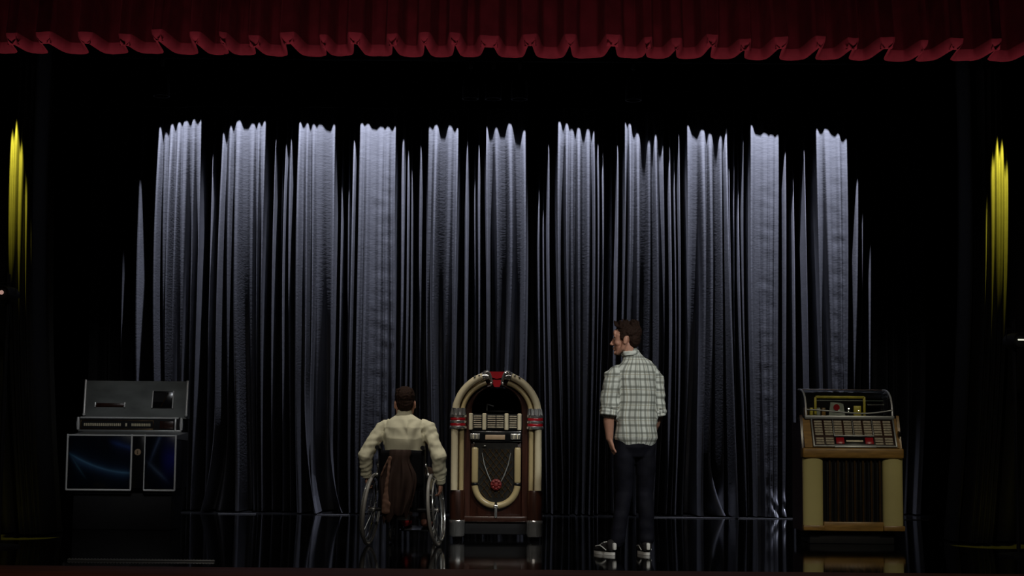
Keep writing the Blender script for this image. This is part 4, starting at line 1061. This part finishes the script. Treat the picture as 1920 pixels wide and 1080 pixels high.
    J.grow('jeans', M['jeans'], t, 0.0075, 3, lambda p, n: 0.007 * noise.noise(Vector((p.x * 9, p.y * 9, p.z * 13))) + 0.005 * math.sin(p.z * 60) * max(0, 1 - p.z / 0.35))
    # canvas shoes
    def shoe(heel, d, name='shoe'):
        heel = Vector(heel); d = Vector((d[0], d[1], 0)).normalized(); s_ = Vector((-d.y, d.x, 0))
        e = empty(name, heel); e.parent = t
        W = Vol()
        W.limb([d * 0.045 + Vector((0, 0, 0.062)), d * 0.12 + Vector((0, 0, 0.055)), d * 0.18 + Vector((0, 0, 0.040)), d * 0.22 + Vector((0, 0, 0.034))], [(0.036, 0.044), (0.041, 0.040), (0.044, 0.028), (0.034, 0.020)], s_)
        W.limb([d * 0.035 + Vector((0, 0, 0.05)), d * 0.04 + Vector((0, 0, 0.085))], [0.036, 0.040], s_)
        W.grow('upper', M['canvas_black'], e, 0.005, 3)
        b = B(); prof = []
        for i in range(28):
            a = 2 * PI * i / 28; l = 0.126 - 0.130 * math.cos(a); w_ = 0.041 * math.sin(a) * (1.0 if l > 0.12 else 0.88)
            prof.append(d * l + s_ * w_)
        for z0, z1 in ((0.001, 0.023),):
            b.ring_mesh([[q + Vector((0, 0, z0)) for q in prof], [q + Vector((0, 0, z1)) for q in prof]])
        b.build('sole', M['white_rubber'], e)
        b = B(); b.box(d * 0.0 + Vector((0, 0, 0.070)), (0.030, 0.030, 0.055), 0.010, Quaternion((0, 0, 1), math.atan2(d.y, d.x))); b.build('heel_tab', M['white_rubber'], e)
        for k in (-1, 1):
            b = B(); pts = [d * (0.055 + 0.020 * i) + s_ * k * (0.0405 + 0.0035 * math.sin(i * 0.8)) + Vector((0, 0, 0.040 + 0.045 * math.sin(PI * i / 11) * (1 - i / 14))) for i in range(8)]
            b.tube(pts, 0.0042, 6); b.build('side_stripe', M['white_rubber'], e)
        for i in range(4):
            B().tube([d * (0.115 + 0.025 * i) + s_ * sgn * 0.018 + Vector((0, 0, 0.096 - 0.011 * i)) for sgn in (-1, 0, 1)], 0.0042, 6).build('lace', M['white_rubber'], e)
        return e
    shoe((X(1151), -0.075, 0), (-0.55, 0.83)); shoe((X(1214), -0.045, 0), (-0.18, 0.98))
    return t
standing_man()

# ---- the wheelchair and the man sitting in it
CHAIR = on_floor(755, 1024)
CYAW = R(-8)
def wheelchair():
    t = empty('wheelchair', (CHAIR.x, CHAIR.y, 0), CYAW)
    tag(t, 'black manual wheelchair with cambered spoked wheels, seen from behind', 'wheelchair')
    for sgn in (-1, 1):
        cam_ = R(5.5) * sgn
        e = empty('wheel', (sgn * 0.268, 0.0, 0.300)); e.parent = t; e.rotation_euler = (0, -cam_, 0)
        ring = lambda r_, x: [Vector((x, r_ * math.cos(2 * PI * i / 56), r_ * math.sin(2 * PI * i / 56))) for i in range(56)]
        B().tube(ring(0.286, 0), 0.0145, 12, True).build('tire', M['rubber'], e)
        B().tube(ring(0.268, 0), 0.0085, 8, True).build('rim', M['brushed'], e)
        B().tube(ring(0.252, sgn * 0.030), 0.0085, 8, True).build('push_rim', M['chrome'], e)
        b = B(); b.lathe([(0.014, -0.035), (0.024, -0.028), (0.024, -0.012), (0.014, 0.0), (0.024, 0.012), (0.022, 0.026), (0.0, 0.030)] if sgn > 0 else [(0.0, -0.030), (0.022, -0.026), (0.024, -0.012), (0.014, 0.0), (0.024, 0.012), (0.024, 0.028), (0.014, 0.035)], (0, 0, 0), 18, axis='X'); b.build('hub', M['chrome'], e)
        for i in range(18):
            a = 2 * PI * i / 18; x = 0.018 * (1 if i % 2 else -1); a2 = a + (0.25 if i % 4 < 2 else -0.25)
            B().tube([(x, 0.022 * math.cos(a2), 0.022 * math.sin(a2)), (0, 0.266 * math.cos(a), 0.266 * math.sin(a))], 0.0018, 5).build('spoke', M['brushed'], e)
        for i in range(6):
            a = 2 * PI * (i + 0.5) / 6
            B().tube([(0, 0.268 * math.cos(a), 0.268 * math.sin(a)), (sgn * 0.030, 0.252 * math.cos(a), 0.252 * math.sin(a))], 0.0035, 6).build('rim_tab', M['brushed'], e)
    B().tube([(-0.262, 0, 0.300), (0.262, 0, 0.300)], 0.016, 12).build('axle', M['frame_black'], t)
    b = B()
    for s in (-1, 1):
        b.tube([(s * 0.185, -0.09, 0.80), (s * 0.185, -0.075, 0.60), (s * 0.185, -0.05, 0.46), (s * 0.185, 0.15, 0.455), (s * 0.185, 0.36, 0.46), (s * 0.170, 0.43, 0.40), (s * 0.13, 0.50, 0.17), (s * 0.12, 0.53, 0.11)], 0.0135, 10)
        b.tube([(s * 0.185, -0.05, 0.46), (s * 0.19, 0.0, 0.30), (s * 0.185, 0.20, 0.29), (s * 0.185, 0.40, 0.22)], 0.0125, 10)
        b.tube([(s * 0.185, 0.36, 0.46), (s * 0.185, 0.40, 0.22), (s * 0.185, 0.40, 0.14)], 0.0125, 10)
    b.tube([(-0.185, -0.055, 0.50), (0.185, -0.055, 0.50)], 0.011, 10); b.tube([(-0.185, 0.30, 0.455), (0.185, 0.30, 0.455)], 0.011, 10)
    b.build('frame', M['frame_black'], t)
    for s in (-1, 1):
        b = B(); b.tube([(s * 0.185, -0.090, 0.795), (s * 0.188, -0.115, 0.812), (s * 0.19, -0.175, 0.812)], [0.0135, 0.016, 0.018], 12); b.build('push_handle', M['frame_black'], t)
        b = B(); b.sph((s * 0.198, -0.075, 0.665), 0.014, 10); b.sph((s * 0.215, -0.05, 0.585), (0.018, 0.014, 0.018), 10); b.tube([(s * 0.2, -0.07, 0.66), (s * 0.218, -0.04, 0.585), (s * 0.222, 0.06, 0.575)], 0.008, 8); b.build('brake_lever', M['chrome'], t)
        b = B(); b.prism([(-0.06, 0.46), (0.24, 0.46), (0.22, 0.56), (0.05, 0.60), (-0.05, 0.56)], s * 0.205 - 0.003, s * 0.205 + 0.003, 'YZ'); b.build('side_guard', M['blackgloss'], t)
        e = empty('caster', (s * 0.185, 0.40, 0.0)); e.parent = t
        b = B(); pts = [Vector((0, 0.046 * math.cos(2 * PI * i / 24), 0.059 + 0.046 * math.sin(2 * PI * i / 24))) for i in range(24)]
        b.tube(pts, 0.0125, 10, True); b.build('caster_tire', M['rubber'], e)
        b = B(); b.lathe([(0.0, -0.012), (0.036, -0.010), (0.036, 0.010), (0.0, 0.012)], (0, 0, 0.059), 20, axis='X'); b.build('caster_hub', M['frame_black'], e)
        b = B(); b.tube([(-0.022, 0, 0.059), (-0.022, 0.01, 0.115), (0.022, 0.01, 0.115), (0.022, 0, 0.059)], 0.007, 8); b.tube([(0, 0.01, 0.11), (0, 0.01, 0.16)], 0.012, 10); b.build('fork', M['chrome'], e)
    # backrest sling, seat, footplate
    b = B(); nx, nz = 14, 10; front = []
    vs = [[b.bm.verts.new((-0.183 + 0.366 * i / nx, -0.075 - 0.030 * math.sin(PI * i / nx) - 0.03 * (j / nz), 0.50 + 0.285 * j / nz + 0.008 * math.sin(PI * i / nx) * (j == nz))) for i in range(nx + 1)] for j in range(nz + 1)]
    for j in range(nz):
        for i in range(nx): b.bm.faces.new((vs[j][i], vs[j][i + 1], vs[j + 1][i + 1], vs[j + 1][i]))
    o = b.build('backrest', M['black_cloth'], t); sd = o.modifiers.new('t', 'SOLIDIFY'); sd.thickness = 0.018
    B().box((0, 0.15, 0.485), (0.36, 0.40, 0.05), 0.018, None, 3).build('seat_cushion', M['black_cloth'], t)
    b = B(); b.box((0, 0.53, 0.112), (0.26, 0.15, 0.012), 0.004, Quaternion((1, 0, 0), R(12))); b.build('footplate', M['frame_black'], t)
    b = B(); b.box((0, 0.02, 0.235), (0.10, 0.05, 0.05), 0.012); b.sph((0.018, -0.012, 0.24), 0.016, 10); b.build('underseat_clamp', M['brushed'], t)
    return t
wheelchair()

def seated_man():
    t = empty('seated_man', (CHAIR.x, CHAIR.y, 0), CYAW)
    K = 2880 / CHAIR.y
    tag(t, 'man in cream long sleeved shirt sitting in the wheelchair, seen from behind', 'person')
    V = Vol(); H = Vol(); sd = (1, 0, 0)
    sL, sR = Vector((-0.182, 0.01, 0.995)), Vector((0.192, 0.01, 0.990))
    eL, wL = Vector((-0.318, -0.055, 0.735)), Vector((-0.322, 0.03, 0.580))
    eR, wR = Vector((0.305, -0.050, 0.730)), Vector((0.300, 0.055, 0.535))
    V.limb([(0, 0.06, 0.56), (0, 0.03, 0.70), (0, 0.0, 0.85), (0.0, -0.005, 0.98), (0.0, 0.0, 1.05)], [(0.155, 0.105), (0.140, 0.10), (0.14, 0.09), (0.13, 0.075), (0.07, 0.055)], sd, 20)
    V.limb([sL + Vector((0.01, 0, -0.03)), eL, (eL + wL) / 2, wL], [0.042, 0.042, 0.040, 0.028], sd)
    V.limb([sR + Vector((-0.01, 0, -0.03)), eR, (eR + wR) / 2, wR], [0.042, 0.042, 0.040, 0.028], sd)
    hand(V, wL, (-0.03, 0.45, -0.85), (0.85, 0.1, 0.0), (0.1, 0.9, 0.3), 0.55, 0.95)
    hand(V, wR, (-0.02, 0.30, -0.92), (-0.85, 0.1, 0.0), (-0.1, 0.9, 0.3), 0.50, 0.95)
    legs = []
    for s in (-1, 1):
        h_, k_, a_ = Vector((s * 0.085, 0.10, 0.58)), Vector((s * 0.105, 0.47, 0.585)), Vector((s * 0.085, 0.52, 0.19)); legs.append((h_, k_, a_))
        V.limb([h_, k_, (k_ + a_) / 2, a_], [0.068, 0.050, 0.046, 0.036], sd)
    hc = Vector((-0.006, 0.035, 1.178)); fwd = Vector((-0.20, 0.97, -0.06))
    V.limb([(0, 0.0, 1.00), (-0.002, 0.01, 1.075), (-0.003, 0.022, 1.14)], [0.060, 0.054, 0.053], sd)
    P, eyes, q = head(V, H, hc, fwd, (-0.03, 0.04, 1), 1.06)
    rnd = random.Random(9)
    fin_tip_hair(H, lambda a, b_, e: P(a, b_, e - 0.012), 1, rnd, 36, 0.004, 0.014)
    body = V.grow('body', M['skin'], t, 0.0045, 3)
    for k in range(2): B().sph(eyes[k], 0.012, 12).build('eye', M['eye'], body)
    H.grow('hair', M['hair'], t, 0.0045, 1, lambda p, n: 0.004 * noise.noise(p * 55))
    S = Vol()
    S.limb([(0, 0.035, 0.70), (0, 0.015, 0.80), (0, -0.008, 0.90), (0.002, -0.012, 0.975), (0.0, -0.004, 1.03), (-0.002, 0.006, 1.075), (-0.002, 0.012, 1.095)], [(0.158, 0.115), (0.168, 0.115), (0.180, 0.115), (0.180, 0.102), (0.150, 0.084), (0.078, 0.066), (0.060, 0.058)], sd, 26)
    def sleeve(s_, e_, w_):
        dirn = (w_ - e_).normalized()
        S.limb([s_ + Vector((-0.03 * math.copysign(1, s_.x), 0, 0.0)), s_ + Vector((0.006 * math.copysign(1, s_.x), 0, -0.02)), (s_ + e_) / 2, e_, (e_ + w_) / 2, w_ - dirn * 0.004], [0.056, 0.060, 0.058, 0.061, 0.054, 0.043], sd, 18)
    sleeve(sL, eL, wL); sleeve(sR, eR, wR)
    axis = [(Vector((0, 0, 0.7)), Vector((0, 0, 1.03)), 0.14), (sL, eL, 0.06), (eL, wL, 0.05), (sR, eR, 0.06), (eR, wR, 0.05)]
    def fold(p, n):
        d, i, u_, off, ab = capsule_param(p, axis)
        if i == 0:
            k = (0.5 + 0.5 * math.tanh((1.05 - p.z) * 18)) * (1 - abs(n.z))
            return k * (0.0105 * math.sin((p.x * 0.8 + p.z * 0.6 * (1 if p.x < 0.05 else -1)) * 62 + 4 * noise.noise(p * 5)) * (0.5 + noise.noise(p * 5 + Vector((4, 0, 0)))) + 0.012 * noise.noise(Vector((p.x * 8, p.y * 8, p.z * 10))))
        return 0.0022 * math.sin(u_ * 23 + off.x * 50 + 6 * noise.noise(p * 5)) + 0.013 * noise.noise(p * 11) + 0.006 * noise.noise(p * 24)
    S.grow('shirt', M['shirt_cream'], t, 0.006, 3, fold)
    def ringpart(name, c, ax, r_, h, tk, m):
        W = Vol(); ax = Vector(ax).normalized(); o1 = ax.orthogonal().normalized(); o2 = ax.cross(o1); c = Vector(c)
        for lv in (-0.5, 0, 0.5): W.tube([c + ax * lv * h + (o1 * math.cos(2 * PI * i / 22) + o2 * math.sin(2 * PI * i / 22)) * r_ * (1 - 0.06 * lv) for i in range(22)], tk, 8, True)
        return W.grow(name, m, t, 0.005, 2)
    ringpart('collar', (-0.002, 0.012, 1.098), (-0.02, 0.12, 1), 0.057, 0.030, 0.0085, M['shirt_cream'])
    ringpart('cuff', wL - (wL - eL).normalized() * 0.012, wL - eL, 0.038, 0.035, 0.008, M['shirt_cream'])
    ringpart('cuff', wR - (wR - eR).normalized() * 0.012, wR - eR, 0.038, 0.035, 0.008, M['shirt_cream'])
    J = Vol()
    J.limb([(0, 0.065, 0.58), (0, 0.045, 0.66), (0, 0.035, 0.73)], [(0.165, 0.115), (0.158, 0.11), (0.150, 0.105)], sd, 20)
    for h_, k_, a_ in legs: J.limb([h_, k_, (k_ + a_) / 2, a_ + Vector((0, 0, 0.02))], [0.082, 0.066, 0.062, 0.058], sd, 16)
    J.grow('trousers', M['trousers_brown'], t, 0.008, 3, lambda p, n: 0.006 * noise.noise(p * 14))
    for s, m in ((-1, M['red_cloth']), (1, M['brown_leather'])):
        W = Vol(); c = Vector((s * 0.085, 0.0, 0.0))
        W.limb([c + Vector((0, 0.505, 0.165)), c + Vector((0, 0.57, 0.160)), c + Vector((s * 0.01, 0.66, 0.148))], [(0.036, 0.034), (0.042, 0.032), (0.036, 0.022)], sd)
        W.limb([c + Vector((0, 0.50, 0.16)), c + Vector((0, 0.51, 0.22))], [0.036, 0.042], sd)
        W.grow('shoe', m, t, 0.006, 3)
    return t
seated_man()

# ---- brown garment hung on the back of the wheelchair
def hung_jacket():
    t = empty('hung_jacket', (CHAIR.x, CHAIR.y, 0), CYAW)
    tag(t, 'dark brown cloth garment hanging in folds from the wheelchair back', 'jacket')
    b = B(); n = 96
    rings = []
    prof = [(0.795, 0.005, 0.086, 0.020), (0.775, 0.005, 0.094, 0.032), (0.735, 0.0, 0.086, 0.034), (0.695, -0.004, 0.092, 0.038), (0.65, -0.006, 0.116, 0.042), (0.60, -0.010, 0.146, 0.046), (0.54, -0.012, 0.156, 0.050), (0.47, -0.014, 0.150, 0.052), (0.39, -0.018, 0.138, 0.050), (0.31, -0.026, 0.118, 0.046), (0.255, -0.030, 0.106, 0.042), (0.235, -0.03, 0.096, 0.034)]
    for z, cx, rx, ry in prof:
        k = min(1, (0.80 - z) / 0.2); r_ = []
        for j in range(n):
            a = 2 * PI * j / n
            f = 1 + k * (0.34 * math.sin(9 * a + 1.2 * math.sin(z * 6)) + 0.12 * math.sin(17 * a + 2 + 2 * z))
            zz = z + (0.035 * math.sin(2.2 * math.cos(a) + 0.6) + 0.02 * math.sin(7 * a)) * max(0, (0.42 - z) / 0.2)
            r_.append(Vector((cx + rx * math.cos(a) * (1 + 0.03 * math.sin(5 * a) * k), -0.165 + ry * math.sin(a) * f - 0.004, zz)))
        rings.append(r_)
    b.ring_mesh(rings); b.build('cloth', M['jacket'], t, 60)
    W = Vol()
    W.limb([(-0.072, -0.205, 0.715), (-0.080, -0.222, 0.62), (-0.092, -0.226, 0.52), (-0.095, -0.226, 0.43)], [(0.014, 0.010), (0.013, 0.011), (0.015, 0.012), (0.022, 0.012)], (1, 0, 0))
    W.limb([(-0.095, -0.226, 0.43), (-0.094, -0.224, 0.36), (-0.098, -0.222, 0.285)], [(0.026, 0.013), (0.036, 0.015), (0.036, 0.013)], (1, 0, 0))
    W.limb([(-0.072, -0.20, 0.735), (-0.105, -0.208, 0.68), (-0.145, -0.20, 0.585)], [(0.010, 0.008), (0.008, 0.007), (0.009, 0.007)], (1, 0, 0))
    W.ell((-0.072, -0.204, 0.722), (0.018, 0.014, 0.022))
    o = W.grow('lining_flap', M['jacket_light'], t, 0.005, 2, lambda p, n: 0.004 * noise.noise(p * 30)); o['label'] = 'lighter brown flap and cuff'
    return t
hung_jacket()
